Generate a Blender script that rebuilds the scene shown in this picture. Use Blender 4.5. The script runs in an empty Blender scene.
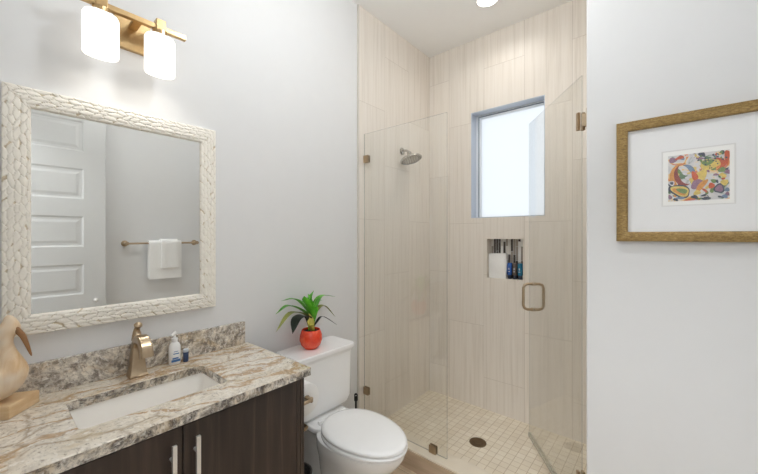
import bpy, bmesh, math, random
from mathutils import Vector, Matrix, noise as mnoise

scene = bpy.context.scene
COL = scene.collection
random.seed(7)
PI = math.pi

# ------------------------------------------------------------------ camera
cam_d = bpy.data.cameras.new('camera')
cam = bpy.data.objects.new('camera', cam_d)
COL.objects.link(cam)
cam.location = (1.643, 0.0, 1.425)
cam.rotation_euler = (PI / 2, 0, math.radians(40.5))
cam_d.sensor_width = 36.0
cam_d.lens = 337.0 / 758.0 * 36.0
cam_d.shift_y = -1.0 / 758.0
cam_d.clip_start = 0.01
scene.camera = cam

# ------------------------------------------------------------------ world, lamps, exposure
scene.view_settings.view_transform = 'Standard'
scene.view_settings.look = 'None'
scene.view_settings.gamma = 1.0
scene.view_settings.use_curve_mapping = False
scene.view_settings.exposure = 0.24
scene.cycles.use_denoising = True
scene.cycles.max_bounces = 14
scene.cycles.diffuse_bounces = 8
scene.cycles.glossy_bounces = 6
scene.cycles.transmission_bounces = 8
scene.cycles.transparent_max_bounces = 16
scene.cycles.sample_clamp_indirect = 6.0

world = bpy.data.worlds.new('overcast_sky')
scene.world = world
world.use_nodes = True
wn = world.node_tree.nodes
wbg = wn['Background']
wbg.inputs['Color'].default_value = (0.90, 0.95, 1.0, 1)
wbg.inputs['Strength'].default_value = 0.98


def area_lamp(name, loc, size, power, color, shape='DISK', size_y=None, spread=180):
    d = bpy.data.lights.new(name, 'AREA')
    d.shape = shape
    d.size = size
    if size_y:
        d.size_y = size_y
    d.energy = power
    d.color = color
    d.spread = math.radians(spread)
    o = bpy.data.objects.new(name, d)
    o.location = loc
    COL.objects.link(o)
    return o


CEIL = 3.04
area_lamp('hallway_fill_lamp', (1.60, -1.05, CEIL - 0.064), 0.55, 48.0, (0.93, 0.97, 1.0))  # unseen lamp, added as fill through the doorway
area_lamp('shower_ceiling_lamp', (0.712, 2.228, CEIL - 0.012), 0.115, 1.5, (1.0, 0.98, 0.95), spread=150)
ROOM_FILL = 36.0          # brightness of the added, unseen fill globe in the room
VANITY_BULB = 0.75          # watts of each bulb inside the vanity light's shades
SHADE_GLOW = 0.75          # glow of the opal glass itself


# ------------------------------------------------------------------ material helpers
def srgb(r, g, b):
    def f(c):
        c /= 255.0
        return c / 12.92 if c <= 0.04045 else ((c + 0.055) / 1.055) ** 2.4
    return (f(r), f(g), f(b), 1.0)


class NT:
    """Small helper around a material's node tree."""

    def __init__(self, name):
        self.m = bpy.data.materials.new(name)
        self.m.use_nodes = True
        self.t = self.m.node_tree
        self.n = self.t.nodes
        self.b = self.n['Principled BSDF']
        self.out = self.n['Material Output']

    def new(self, typ, **kw):
        nd = self.n.new(typ)
        for k, v in kw.items():
            setattr(nd, k, v)
        return nd

    def link(self, a, b):
        self.t.links.new(a, b)

    def coords(self, scale=(1, 1, 1), rot=(0, 0, 0), loc=(0, 0, 0)):
        tc = self.new('ShaderNodeTexCoord')
        mp = self.new('ShaderNodeMapping')
        mp.inputs['Scale'].default_value = scale
        mp.inputs['Rotation'].default_value = rot
        mp.inputs['Location'].default_value = loc
        self.link(tc.outputs['Object'], mp.inputs['Vector'])
        return mp.outputs['Vector']

    def noise(self, vec, scale, detail=4, rough=0.5, dist=0.0):
        nd = self.new('ShaderNodeTexNoise')
        nd.inputs['Scale'].default_value = scale
        nd.inputs['Detail'].default_value = detail
        nd.inputs['Roughness'].default_value = rough
        nd.inputs['Distortion'].default_value = dist
        self.link(vec, nd.inputs['Vector'])
        return nd.outputs['Fac']

    def ramp(self, fac, stops, interp='LINEAR'):
        r = self.new('ShaderNodeValToRGB')
        r.color_ramp.interpolation = interp
        e = r.color_ramp.elements
        while len(e) < len(stops):
            e.new(0.5)
        for i, (p, c) in enumerate(stops):
            e[i].position = p
            e[i].color = c if len(c) == 4 else (*c, 1)
        self.link(fac, r.inputs['Fac'])
        return r.outputs['Color']

    def mix(self, fac, a, b, blend='MIX'):
        mx = self.new('ShaderNodeMix', data_type='RGBA', blend_type=blend)
        for sock, v in ((mx.inputs['Factor'], fac), (mx.inputs['A'], a), (mx.inputs['B'], b)):
            if hasattr(v, 'links') or hasattr(v, 'is_linked'):
                self.link(v, sock)
            else:
                sock.default_value = v
        # the colour sockets are the RGBA pair
        return mx.outputs['Result']

    def mixc(self, fac, a, b, blend='MIX'):
        mx = self.new('ShaderNodeMix', data_type='RGBA', blend_type=blend)
        for idx, v in ((0, fac), (6, a), (7, b)):
            if isinstance(v, bpy.types.NodeSocket):
                self.link(v, mx.inputs[idx])
            else:
                mx.inputs[idx].default_value = v
        return mx.outputs[2]

    def math(self, op, a, b=None):
        nd = self.new('ShaderNodeMath', operation=op)
        for i, v in enumerate((a, b)):
            if v is None:
                continue
            if isinstance(v, bpy.types.NodeSocket):
                self.link(v, nd.inputs[i])
            else:
                nd.inputs[i].default_value = v
        return nd.outputs[0]

    def bump(self, h, strength=0.2, dist=0.002):
        bp = self.new('ShaderNodeBump')
        bp.inputs['Strength'].default_value = strength
        bp.inputs['Distance'].default_value = dist
        self.link(h, bp.inputs['Height'])
        self.link(bp.outputs['Normal'], self.b.inputs['Normal'])

    def color(self, c):
        if isinstance(c, bpy.types.NodeSocket):
            self.link(c, self.b.inputs['Base Color'])
        else:
            self.b.inputs['Base Color'].default_value = c

    def pset(self, **kw):
        for k, v in kw.items():
            self.b.inputs[k.replace('_', ' ')].default_value = v


def simple(name, col, rough=0.5, metal=0.0, var=0.03, nscale=30, bump=0.0, coat=0.0):
    """A plain material with a faint procedural variation."""
    t = NT(name)
    v = t.coords()
    f = t.noise(v, nscale, 3)
    lo = tuple(max(0, c * (1 - var)) for c in col[:3]) + (1,)
    hi = tuple(min(1, c * (1 + var)) for c in col[:3]) + (1,)
    t.color(t.ramp(f, [(0.3, lo), (0.7, hi)]))
    t.pset(Roughness=rough, Metallic=metal, Coat_Weight=coat)
    if bump:
        t.bump(t.noise(v, nscale * 4, 4), bump, 0.002)
    return t.m


WALLC = srgb(222, 222, 222)
mat_wall = simple('wall_paint', WALLC, 0.6, var=0.006, nscale=12, bump=0.04)
mat_ceiling = simple('ceiling_paint', srgb(244, 244, 243), 0.8, var=0.006, nscale=12)
mat_trim = simple('white_trim_paint', srgb(236, 236, 235), 0.35, var=0.005)
mat_door = simple('door_paint', srgb(208, 208, 207), 0.4, var=0.005)
mat_porcelain = simple('white_porcelain', srgb(249, 249, 249), 0.08, var=0.004, coat=0.3)
mat_plastic = simple('white_seat_plastic', srgb(250, 250, 250), 0.2, var=0.004)
mat_sink = simple('sink_ceramic', srgb(252, 249, 244), 0.12, var=0.004, coat=0.3)
mat_nickel = simple('brushed_nickel', srgb(182, 162, 136), 0.28, 1.0, var=0.05, nscale=60)
mat_steel = simple('satin_steel', srgb(236, 234, 231), 0.45, 0.75, var=0.03, nscale=60)
mat_chrome = simple('shower_chrome', srgb(190, 188, 182), 0.15, 1.0, var=0.03)
mat_bronze = simple('dark_bronze', srgb(130, 112, 90), 0.4, 1.0, var=0.1, nscale=80)
mat_clip = simple('clip_bronze', srgb(180, 160, 134), 0.3, 1.0, var=0.05, nscale=60)
mat_brass = simple('brushed_brass', srgb(190, 160, 116), 0.30, 1.0, var=0.06, nscale=70)
mat_towel = simple('white_terry', srgb(238, 237, 235), 0.95, var=0.03, nscale=150, bump=0.5)
mat_tiletrim = simple('satin_tile_trim', srgb(206, 200, 190), 0.35, var=0.01)
mat_carpet = simple('grey_carpet', srgb(176, 176, 176), 0.95, var=0.1, nscale=200, bump=0.5)
mat_black = simple('black_rubber', srgb(32, 30, 30), 0.45, var=0.1)
mat_paper = simple('white_paper', srgb(240, 239, 237), 0.9, var=0.01, nscale=80)
mat_soil = simple('dark_soil', srgb(34, 28, 22), 0.95, var=0.4, nscale=120, bump=0.6)
mat_mirror = NT('mirror_silver')
mat_mirror.color((0.80, 0.80, 0.775, 1))
mat_mirror.pset(Roughness=0.0, Metallic=1.0)
mat_mirror = mat_mirror.m


def clear_glass(name, tint=(0.985, 0.99, 0.985, 1), f0=0.045):
    """Thin clear sheet: passes light straight through, reflects by Schlick's law."""
    t = NT(name)
    lw = t.new('ShaderNodeLayerWeight')
    lw.inputs['Blend'].default_value = 0.5
    p = t.math('POWER', lw.outputs['Facing'], 5.0)
    f = t.math('ADD', t.math('MULTIPLY', p, 1.0 - f0), f0)
    tr = t.new('ShaderNodeBsdfTransparent')
    tr.inputs['Color'].default_value = tint
    gl = t.new('ShaderNodeBsdfGlossy')
    gl.inputs['Roughness'].default_value = 0.0
    ms = t.new('ShaderNodeMixShader')
    t.link(f, ms.inputs[0])
    t.link(tr.outputs[0], ms.inputs[1])
    t.link(gl.outputs[0], ms.inputs[2])
    t.link(ms.outputs[0], t.out.inputs['Surface'])
    t.n.remove(t.b)
    return t.m


def clear_edge(name, alpha=0.4):
    """Ground edge of a glass sheet: pale green-grey, half see-through."""
    t = NT(name)
    t.color(srgb(150, 156, 144))
    t.pset(Roughness=0.2, Alpha=alpha)
    return t.m


mat_edge = clear_edge('glass_edge')
mat_edge_door = clear_edge('door_glass_edge', 0.16)
mat_sweep = clear_edge('clear_vinyl_sweep', 0.35)
mat_glass = clear_glass('shower_glass')
mat_picglass = clear_glass('picture_glass', (0.995, 0.995, 0.995, 1), 0.03)


def frosted():
    t = NT('frosted_pane')
    tl = t.new('ShaderNodeBsdfTranslucent')
    tl.inputs['Color'].default_value = (0.93, 0.95, 0.97, 1)
    gl = t.new('ShaderNodeBsdfGlossy')
    gl.inputs['Roughness'].default_value = 0.45
    ms = t.new('ShaderNodeMixShader')
    ms.inputs[0].default_value = 0.05
    v = t.coords()
    f = t.noise(v, 160, 2)
    bp = t.new('ShaderNodeBump')
    bp.inputs['Strength'].default_value = 0.05
    t.link(f, bp.inputs['Height'])
    t.link(bp.outputs[0], gl.inputs['Normal'])
    t.link(tl.outputs[0], ms.inputs[1])
    t.link(gl.outputs[0], ms.inputs[2])
    t.link(ms.outputs[0], t.out.inputs['Surface'])
    t.n.remove(t.b)
    return t.m


mat_frosted = frosted()


def opal():
    """Opal lamp glass: scatters the bulb's light and glows."""
    t = NT('opal_glass')
    df = t.new('ShaderNodeBsdfDiffuse')
    df.inputs['Color'].default_value = (0.85, 0.84, 0.82, 1)
    tl = t.new('ShaderNodeBsdfTranslucent')
    tl.inputs['Color'].default_value = (0.24, 0.235, 0.225, 1)
    em = t.new('ShaderNodeEmission')
    em.inputs['Color'].default_value = (1.0, 0.975, 0.93, 1)
    em.inputs['Strength'].default_value = SHADE_GLOW
    m1 = t.new('ShaderNodeMixShader')
    m1.inputs[0].default_value = 0.5
    t.link(df.outputs[0], m1.inputs[1])
    t.link(tl.outputs[0], m1.inputs[2])
    ad = t.new('ShaderNodeAddShader')
    t.link(m1.outputs[0], ad.inputs[0])
    t.link(em.outputs[0], ad.inputs[1])
    t.link(ad.outputs[0], t.out.inputs['Surface'])
    t.n.remove(t.b)
    return t.m


mat_opal = opal()


def lens_mat(name, strength, col):
    t = NT(name)
    t.pset(Roughness=0.4, Emission_Strength=strength)
    t.color((0.9, 0.9, 0.9, 1))
    t.b.inputs['Emission Color'].default_value = col
    return t.m


mat_lens = lens_mat('downlight_lens', 6.0, (1.0, 0.96, 0.9, 1))


def tile_mat(name, u_axis_v, v_axis, voff, u0=0.285, base=(231, 224, 215)):
    """Large vertical porcelain tiles in running bond with fine upright striations.
    v_axis: 0 for walls running along x, 1 for walls running along y."""
    t = NT(name)
    tc = t.new('ShaderNodeTexCoord')
    sp = t.new('ShaderNodeSeparateXYZ')
    t.link(tc.outputs['Object'], sp.inputs[0])
    run = sp.outputs[v_axis]
    up = sp.outputs[2]
    cb = t.new('ShaderNodeCombineXYZ')
    t.link(t.math('SUBTRACT', up, u0), cb.inputs[0])
    t.link(t.math('SUBTRACT', run, voff), cb.inputs[1])
    br = t.new('ShaderNodeTexBrick')
    br.offset = 0.5
    br.offset_frequency = 2
    br.inputs['Scale'].default_value = 1.0
    br.inputs['Brick Width'].default_value = 0.83
    br.inputs['Row Height'].default_value = 0.315
    br.inputs['Mortar Size'].default_value = 0.0016
    br.inputs['Mortar Smooth'].default_value = 0.2
    br.inputs['Bias'].default_value = 0.0
    c = srgb(*base)
    br.inputs['Color1'].default_value = tuple(x * 0.955 for x in c[:3]) + (1,)
    br.inputs['Color2'].default_value = tuple(min(1, x * 1.035) for x in c[:3]) + (1,)
    br.inputs['Mortar'].default_value = srgb(base[0] - 28, base[1] - 30, base[2] - 32)
    t.link(cb.outputs[0], br.inputs['Vector'])
    # striations along the height, shifted per tile by the tile's own tone
    st = t.new('ShaderNodeCombineXYZ')
    t.link(t.math('MULTIPLY', run, 55.0), st.inputs[0])
    t.link(t.math('MULTIPLY', up, 1.3), st.inputs[1])
    bw = t.new('ShaderNodeRGBToBW')
    t.link(br.outputs['Color'], bw.inputs[0])
    t.link(t.math('MULTIPLY', bw.outputs[0], 40.0), st.inputs[2])
    f1 = t.noise(st.outputs[0], 1.0, 5, 0.62, 0.25)
    s1 = t.ramp(f1, [(0.28, (0.86, 0.835, 0.80)), (0.5, (1.0, 0.99, 0.975)), (0.74, (1.05, 1.055, 1.06))])
    colr = t.mixc(0.85, br.outputs['Color'], s1, 'MULTIPLY')
    t.color(colr)
    t.pset(Roughness=0.42)
    t.b.inputs['Specular IOR Level'].default_value = 0.4
    inv = t.math('SUBTRACT', 1.0, br.outputs['Fac'])
    t.bump(inv, 0.25, 0.001)
    return t.m


mat_tile_back = tile_mat('beige_wall_tile_back', 0, 0, 0.205)
mat_tile_left = tile_mat('beige_wall_tile_side', 0, 1, 1.668, 0.30)


def mosaic_floor():
    t = NT('beige_floor_mosaic')
    v = t.coords()
    br = t.new('ShaderNodeTexBrick')
    br.offset = 0.0
    br.inputs['Scale'].default_value = 1.0
    br.inputs['Brick Width'].default_value = 0.0508
    br.inputs['Row Height'].default_value = 0.0508
    br.inputs['Mortar Size'].default_value = 0.0016
    br.inputs['Mortar Smooth'].default_value = 0.1
    br.inputs['Color1'].default_value = srgb(228, 217, 198)
    br.inputs['Color2'].default_value = srgb(237, 228, 212)
    br.inputs['Mortar'].default_value = srgb(188, 170, 144)
    t.link(v, br.inputs['Vector'])
    f = t.noise(v, 7, 4)
    s = t.ramp(f, [(0.3, (0.94, 0.93, 0.91)), (0.7, (1.03, 1.03, 1.02))])
    t.color(t.mixc(1.0, br.outputs['Color'], s, 'MULTIPLY'))
    t.pset(Roughness=0.45)
    t.bump(t.math('SUBTRACT', 1.0, br.outputs['Fac']), 0.3, 0.001)
    return t.m


mat_mosaic = mosaic_floor()
mat_curb = simple('curb_stone', srgb(226, 215, 197), 0.4, var=0.03, nscale=14)


def stick_mosaic():
    t = NT('stick_mosaic')
    tc = t.new('ShaderNodeTexCoord')
    sp = t.new('ShaderNodeSeparateXYZ')
    t.link(tc.outputs['Object'], sp.inputs[0])
    cb = t.new('ShaderNodeCombineXYZ')
    t.link(sp.outputs[2], cb.inputs[0])
    t.link(sp.outputs[0], cb.inputs[1])
    br = t.new('ShaderNodeTexBrick')
    br.offset = 0.37
    br.offset_frequency = 3
    br.squash = 0.7
    br.squash_frequency = 2
    br.inputs['Scale'].default_value = 1.0
    br.inputs['Brick Width'].default_value = 0.16
    br.inputs['Row Height'].default_value = 0.0195
    br.inputs['Mortar Size'].default_value = 0.0009
    br.inputs['Color1'].default_value = (0, 0, 0, 1)
    br.inputs['Color2'].default_value = (1, 1, 1, 1)
    br.inputs['Mortar'].default_value = (0.5, 0.5, 0.5, 1)
    t.link(cb.outputs[0], br.inputs['Vector'])
    c = t.ramp(br.outputs['Color'], [(0.0, srgb(70, 62, 58)), (0.24, srgb(150, 140, 130)), (0.44, srgb(232, 230, 226)),
                                     (0.6, srgb(92, 84, 80)), (0.76, srgb(205, 200, 192)), (0.9, srgb(120, 108, 98))], 'CONSTANT')
    t.color(c)
    t.pset(Roughness=0.12)
    return t.m


mat_stick = stick_mosaic()


def plank_floor():
    t = NT('wood_look_floor')
    v = t.coords((1, 1, 1))
    br = t.new('ShaderNodeTexBrick')
    br.offset = 0.33
    br.inputs['Scale'].default_value = 1.0
    br.inputs['Brick Width'].default_value = 0.9
    br.inputs['Row Height'].default_value = 0.15
    br.inputs['Mortar Size'].default_value = 0.0015
    br.inputs['Color1'].default_value = srgb(216, 197, 172)
    br.inputs['Color2'].default_value = srgb(200, 179, 152)
    br.inputs['Mortar'].default_value = srgb(140, 120, 98)
    t.link(v, br.inputs['Vector'])
    g = t.noise(t.coords((3, 45, 1)), 1.0, 5, 0.6, 0.4)
    s = t.ramp(g, [(0.3, (0.82, 0.8, 0.77)), (0.65, (1.04, 1.04, 1.04))])
    t.color(t.mixc(1.0, br.outputs['Color'], s, 'MULTIPLY'))
    t.pset(Roughness=0.4)
    return t.m


mat_floor = plank_floor()


def curb_face():
    t = NT('curb_wood_tile')
    g = t.noise(t.coords((3, 1, 45)), 1.0, 5, 0.6, 0.4)
    t.color(t.ramp(g, [(0.3, srgb(182, 160, 136)), (0.7, srgb(208, 187, 163))]))
    t.pset(Roughness=0.4)
    return t.m


mat_curbface = curb_face()


def granite(name, grey, gold, loc, dark=(150, 138, 124)):
    """Cream granite with drifting tan veins and grey-brown flecks."""
    t = NT(name)
    v0 = t.coords((1.0, 1.0, 1.0), (0, 0, math.radians(14)), loc)
    # domain warp
    nz = t.new('ShaderNodeTexNoise')
    nz.inputs['Scale'].default_value = 5.0
    nz.inputs['Detail'].default_value = 5
    t.link(v0, nz.inputs['Vector'])
    wv = t.new('ShaderNodeVectorMath', operation='MULTIPLY_ADD')
    t.link(nz.outputs['Color'], wv.inputs[0])
    wv.inputs[1].default_value = (0.14, 0.14, 0.14)
    t.link(v0, wv.inputs[2])
    wp = wv.outputs[0]
    st = t.new('ShaderNodeMapping')
    st.inputs['Scale'].default_value = (2.4, 0.95, 2.4)
    t.link(wp, st.inputs['Vector'])
    band = t.noise(st.outputs[0], 3.4, 8, 0.62, 0.6)
    base = t.ramp(band, [(0.26, srgb(190, 166, 134)), (0.38, srgb(214, 198, 172)), (0.47, srgb(230, 221, 206)), (0.6, srgb(236, 229, 217)),
                         (0.72, srgb(220, 206, 182)), (0.84, srgb(198, 178, 148))])
    # golden drift lines
    st2 = t.new('ShaderNodeMapping')
    st2.inputs['Scale'].default_value = (2.2, 0.6, 2.2)
    st2.inputs['Location'].default_value = (3.1, 1.7, 0.2)
    t.link(wp, st2.inputs['Vector'])
    g1 = t.noise(st2.outputs[0], 2.6, 4, 0.55, 0.3)
    vein = t.math('ABSOLUTE', t.math('SUBTRACT', g1, 0.5))
    gm = t.ramp(vein, [(0.0, (gold, gold, gold)), (0.010, (gold * 0.8,) * 3), (0.034, (0, 0, 0))])
    base = t.mixc(gm, base, srgb(178, 136, 80))
    # dark vein network
    vo = t.new('ShaderNodeTexVoronoi', feature='DISTANCE_TO_EDGE')
    vo.inputs['Scale'].default_value = 5.2
    t.link(wp, vo.inputs['Vector'])
    brk = t.noise(wp, 6.0, 3)
    em = t.ramp(vo.outputs['Distance'], [(0.0, (0.6, 0.6, 0.6)), (0.02, (0.42, 0.42, 0.42)), (0.055, (0, 0, 0))])
    em = t.mixc(1.0, em, t.ramp(brk, [(0.42, (0, 0, 0)), (0.6, (1, 1, 1))]), 'MULTIPLY')
    base = t.mixc(em, base, srgb(146, 120, 88))
    # grey mottling and flecks
    gr = t.noise(wp, 34, 6, 0.75)
    gk = t.ramp(gr, [(0.5 - 0.1 * grey, (0, 0, 0)), (0.72 - 0.12 * grey, (grey, grey, grey))])
    base = t.mixc(gk, base, srgb(*dark))
    fl = t.noise(wp, 95, 4, 0.7)
    fk = t.ramp(fl, [(0.54, (0, 0, 0)), (0.66, (0.62, 0.62, 0.62))])
    base = t.mixc(fk, base, srgb(104, 88, 74))
    wl = t.noise(wp, 60, 3, 0.6)
    wk = t.ramp(wl, [(0.56, (0, 0, 0)), (0.7, (0.8, 0.8, 0.8))])
    base = t.mixc(wk, base, srgb(244, 240, 233))
    t.color(base)
    t.pset(Roughness=0.16, Coat_Weight=0.15)
    return t.m


mat_granite = granite('cream_granite', 0.40, 0.8, (0, 0, 0))
mat_granite_splash = granite('grey_granite', 0.95, 0.25, (2.3, 0.4, 1.0), (122, 112, 104))
mat_granite_edge = granite('granite_edge', 1.0, 0.25, (0.7, 1.9, 0.3), (92, 86, 82))


def espresso():
    t = NT('espresso_wood')
    g = t.noise(t.coords((26, 26, 1.6)), 1.0, 6, 0.6, 0.8)
    g2 = t.noise(t.coords((5, 5, 0.8)), 1.0, 3, 0.5, 1.2)
    c = t.ramp(g, [(0.28, srgb(28, 23, 21)), (0.52, srgb(48, 39, 35)), (0.76, srgb(86, 71, 62))])
    c = t.mixc(t.ramp(g2, [(0.35, (0, 0, 0)), (0.7, (0.5, 0.5, 0.5))]), c, srgb(70, 54, 46))
    t.color(c)
    t.pset(Roughness=0.38)
    return t.m


mat_wood = espresso()
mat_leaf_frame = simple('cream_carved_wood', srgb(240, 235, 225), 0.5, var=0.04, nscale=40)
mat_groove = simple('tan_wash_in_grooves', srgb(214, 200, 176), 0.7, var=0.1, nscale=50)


def gilt():
    t = NT('antique_gilt')
    v = t.coords()
    f = t.noise(t.coords((1, 1, 3.0)), 70, 6, 0.75, 0.3)
    f2 = t.noise(v, 220, 3, 0.6)
    c = t.ramp(f, [(0.3, srgb(104, 82, 44)), (0.5, srgb(148, 120, 68)), (0.72, srgb(190, 160, 106))])
    c = t.mixc(t.ramp(f2, [(0.5, (0, 0, 0)), (0.75, (0.5, 0.5, 0.5))]), c, srgb(94, 68, 38))
    t.color(c)
    t.pset(Roughness=0.42, Metallic=0.35)
    t.bump(f2, 0.2, 0.001)
    return t.m


mat_gilt = gilt()
mat_mat = simple('mat_board', srgb(240, 240, 240), 0.9, var=0.004)
mat_sheet = simple('print_paper', srgb(247, 246, 243), 0.85, var=0.004)
mat_bevel_line = simple('mat_bevel_grey', srgb(226, 225, 223), 0.9, var=0.01)  # pale grey line round the print's paper


def art_mat():
    """A generic abstract watercolour."""
    t = NT('abstract_print')
    v = t.coords()
    nz = t.new('ShaderNodeTexNoise')
    nz.inputs['Scale'].default_value = 14.0
    nz.inputs['Detail'].default_value = 2
    t.link(v, nz.inputs['Vector'])
    wv = t.new('ShaderNodeVectorMath', operation='MULTIPLY_ADD')
    t.link(nz.outputs['Color'], wv.inputs[0])
    wv.inputs[1].default_value = (0.09, 0.09, 0.09)
    t.link(v, wv.inputs[2])
    f = t.noise(wv.outputs[0], 17, 2, 0.5, 1.2)
    c = t.ramp(f, [(0.22, srgb(58, 62, 74)), (0.32, srgb(108, 140, 100)), (0.38, srgb(206, 204, 206)), (0.52, srgb(222, 219, 216)),
                   (0.58, srgb(238, 200, 120)), (0.63, srgb(214, 108, 60)), (0.70, srgb(196, 170, 190)), (0.8, srgb(90, 84, 100))])
    t.color(c)
    t.pset(Roughness=0.7)
    return t.m


mat_art = art_mat()


def leaf_mat(name, a, b):
    t = NT(name)
    v = t.coords((30, 30, 30))
    f = t.noise(v, 1.0, 4)
    t.color(t.ramp(f, [(0.3, a), (0.7, b)]))
    t.pset(Roughness=0.4)
    t.b.inputs['Subsurface Weight'].default_value = 0.0
    return t.m


mat_leaf = leaf_mat('green_leaf', srgb(48, 122, 34), srgb(104, 176, 56))
mat_leaf_bright = leaf_mat('bright_green_leaf', srgb(80, 180, 40), srgb(130, 212, 68))
mat_leaf_olive = leaf_mat('olive_leaf', srgb(112, 122, 50), srgb(150, 152, 80))
mat_leaf_dark = leaf_mat('dark_leaf', srgb(24, 34, 28), srgb(40, 52, 42))
mat_leaf_yellow = leaf_mat('yellow_sheath', srgb(176, 168, 62), srgb(200, 190, 92))


def pot_mat():
    t = NT('red_glazed_pot')
    v = t.coords((1, 1, 1))
    f = t.noise(v, 26, 4, 0.6, 0.6)
    t.color(t.ramp(f, [(0.3, srgb(222, 54, 28)), (0.55, srgb(238, 78, 42)), (0.75, srgb(244, 106, 64))]))
    t.pset(Roughness=0.22, Coat_Weight=0.3)
    return t.m


mat_pot = pot_mat()


def pelican_mat():
    t = NT('washed_carved_wood')
    g = t.noise(t.coords((9, 22, 7)), 1.0, 5, 0.6, 1.2)
    g2 = t.noise(t.coords((1, 1, 1)), 11, 2, 0.5)
    c = t.ramp(g, [(0.3, srgb(198, 156, 106)), (0.5, srgb(220, 190, 150)), (0.72, srgb(234, 216, 190))])
    c = t.mixc(t.ramp(g2, [(0.42, (0, 0, 0)), (0.62, (0.75, 0.75, 0.75))]), c, srgb(226, 212, 194))
    t.color(c)
    t.pset(Roughness=0.45)
    return t.m


mat_pelican = pelican_mat()


def block_mat():
    t = NT('pine_block')
    g = t.noise(t.coords((14, 14, 60)), 1.0, 4, 0.55, 0.5)
    t.color(t.ramp(g, [(0.3, srgb(210, 174, 128)), (0.7, srgb(232, 206, 168))]))
    t.pset(Roughness=0.5)
    return t.m


mat_block = block_mat()
mat_bill = simple('brown_bill', srgb(150, 108, 68), 0.45, var=0.12, nscale=60)
mat_bottle_white = simple('white_bottle_plastic', srgb(240, 240, 240), 0.25, var=0.005)
mat_blue_label = simple('blue_label_ink', srgb(72, 116, 172), 0.4, var=0.05)
mat_navy = simple('navy_plastic', srgb(52, 70, 108), 0.3, var=0.06)
mat_greycap = simple('pale_cap', srgb(196, 204, 214), 0.3, var=0.02)
mat_bblue = simple('blue_bottle', srgb(44, 92, 170), 0.25, var=0.08)
mat_bbrown = simple('brown_bottle', srgb(96, 84, 78), 0.3, var=0.08)
mat_bteal = simple('teal_bottle', srgb(42, 116, 150), 0.25, var=0.08)
mat_bcap = simple('dark_bottle_cap', srgb(40, 52, 70), 0.3, var=0.05)
mat_basket = simple('grey_woven', srgb(92, 88, 86), 0.9, var=0.4, nscale=90, bump=0.8)
mat_jamb = simple('daylight_tinted_liner', srgb(192, 200, 212), 0.35, var=0.006)  # blue-grey of daylight and shade put into the liner's colour
mat_vinyl = simple('white_vinyl', srgb(228, 233, 238), 0.3, var=0.006)
mat_gasket = simple('grey_gasket', srgb(120, 130, 142), 0.5, var=0.02)


# ------------------------------------------------------------------ geometry helpers
WORLD = {}


def link(o, parent=None):
    COL.objects.link(o)
    if parent is not None:
        o.parent = parent
    return o


def thing(name, label, cat, loc, group=None):
    o = bpy.data.objects.new(name, None)
    o.empty_display_size = 0.05
    o.location = loc
    COL.objects.link(o)
    o['label'] = label
    o['category'] = cat
    if group:
        o['group'] = group
    WORLD[o] = Vector(loc)
    return o


def obj(name, bm, mats, parent=None, origin=None, smooth=False, recalc=True, angle=40, label=None):
    """Link the bmesh (built in world coordinates) as ONE mesh object."""
    if recalc:
        bmesh.ops.recalc_face_normals(bm, faces=bm.faces[:])
    base = WORLD[parent] if parent is not None else Vector(origin if origin else (0, 0, 0))
    bmesh.ops.translate(bm, verts=bm.verts[:], vec=-base)
    me = bpy.data.meshes.new(name)
    bm.to_mesh(me)
    bm.free()
    for m in (mats if isinstance(mats, (list, tuple)) else [mats]):
        me.materials.append(m)
    o = bpy.data.objects.new(name, me)
    link(o, parent)
    if parent is None:
        o.location = base
    WORLD[o] = base
    if smooth:
        for p in me.polygons:
            p.use_smooth = True
        me.set_sharp_from_angle(angle=math.radians(angle))
    if label:
        o['label'] = label
    return o


def tag(o, label, cat, group=None):
    o['label'] = label
    o['category'] = cat
    if group:
        o['group'] = group
    return o


def struct(name, bm, mats, parent=None, **kw):
    o = obj(name, bm, mats, parent, **kw)
    if parent is None:
        o['kind'] = 'structure'
    return o


def B():
    return bmesh.new()


def box(bm, lo, hi, bev=0.0, mi=0, seg=2):
    vs = [bm.verts.new((x, y, z)) for x in (lo[0], hi[0]) for y in (lo[1], hi[1]) for z in (lo[2], hi[2])]
    idx = [(0, 1, 3, 2), (4, 6, 7, 5), (0, 4, 5, 1), (2, 3, 7, 6), (0, 2, 6, 4), (1, 5, 7, 3)]
    fs = [bm.faces.new([vs[i] for i in f]) for f in idx]
    for f in fs:
        f.material_index = mi
    if bev > 0:
        es = list({e for f in fs for e in f.edges})
        r = bmesh.ops.bevel(bm, geom=es, offset=bev, segments=seg, profile=0.5, affect='EDGES')
        for f in r['faces']:
            f.material_index = mi
    return vs


def loft(bm, rings, closed=True, cap0=True, cap1=True, mi=0, loop=False):
    """Connect rings (lists of points of equal length) with quads."""
    rows = [[bm.verts.new(p) for p in r] for r in rings]
    n = len(rows[0])
    pairs = list(zip(rows, rows[1:]))
    if loop:
        pairs.append((rows[-1], rows[0]))
    for a, b in pairs:
        for i in range(n if closed else n - 1):
            j = (i + 1) % n
            f = bm.faces.new((a[i], a[j], b[j], b[i]))
            f.material_index = mi
    if closed and not loop:
        if cap0:
            f = bm.faces.new(rows[0][::-1])
            f.material_index = mi
        if cap1:
            f = bm.faces.new(rows[-1])
            f.material_index = mi
    return rows


def circle(c, r, n, ax=Vector((0, 0, 1)), rx=None):
    ax = Vector(ax).normalized()
    t = Vector((1, 0, 0)) if abs(ax.x) < 0.9 else Vector((0, 1, 0))
    u = ax.cross(t).normalized()
    w = ax.cross(u).normalized()
    r2 = r if rx is None else rx
    return [Vector(c) + u * (r * math.cos(2 * PI * i / n)) + w * (r2 * math.sin(2 * PI * i / n)) for i in range(n)]


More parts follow.
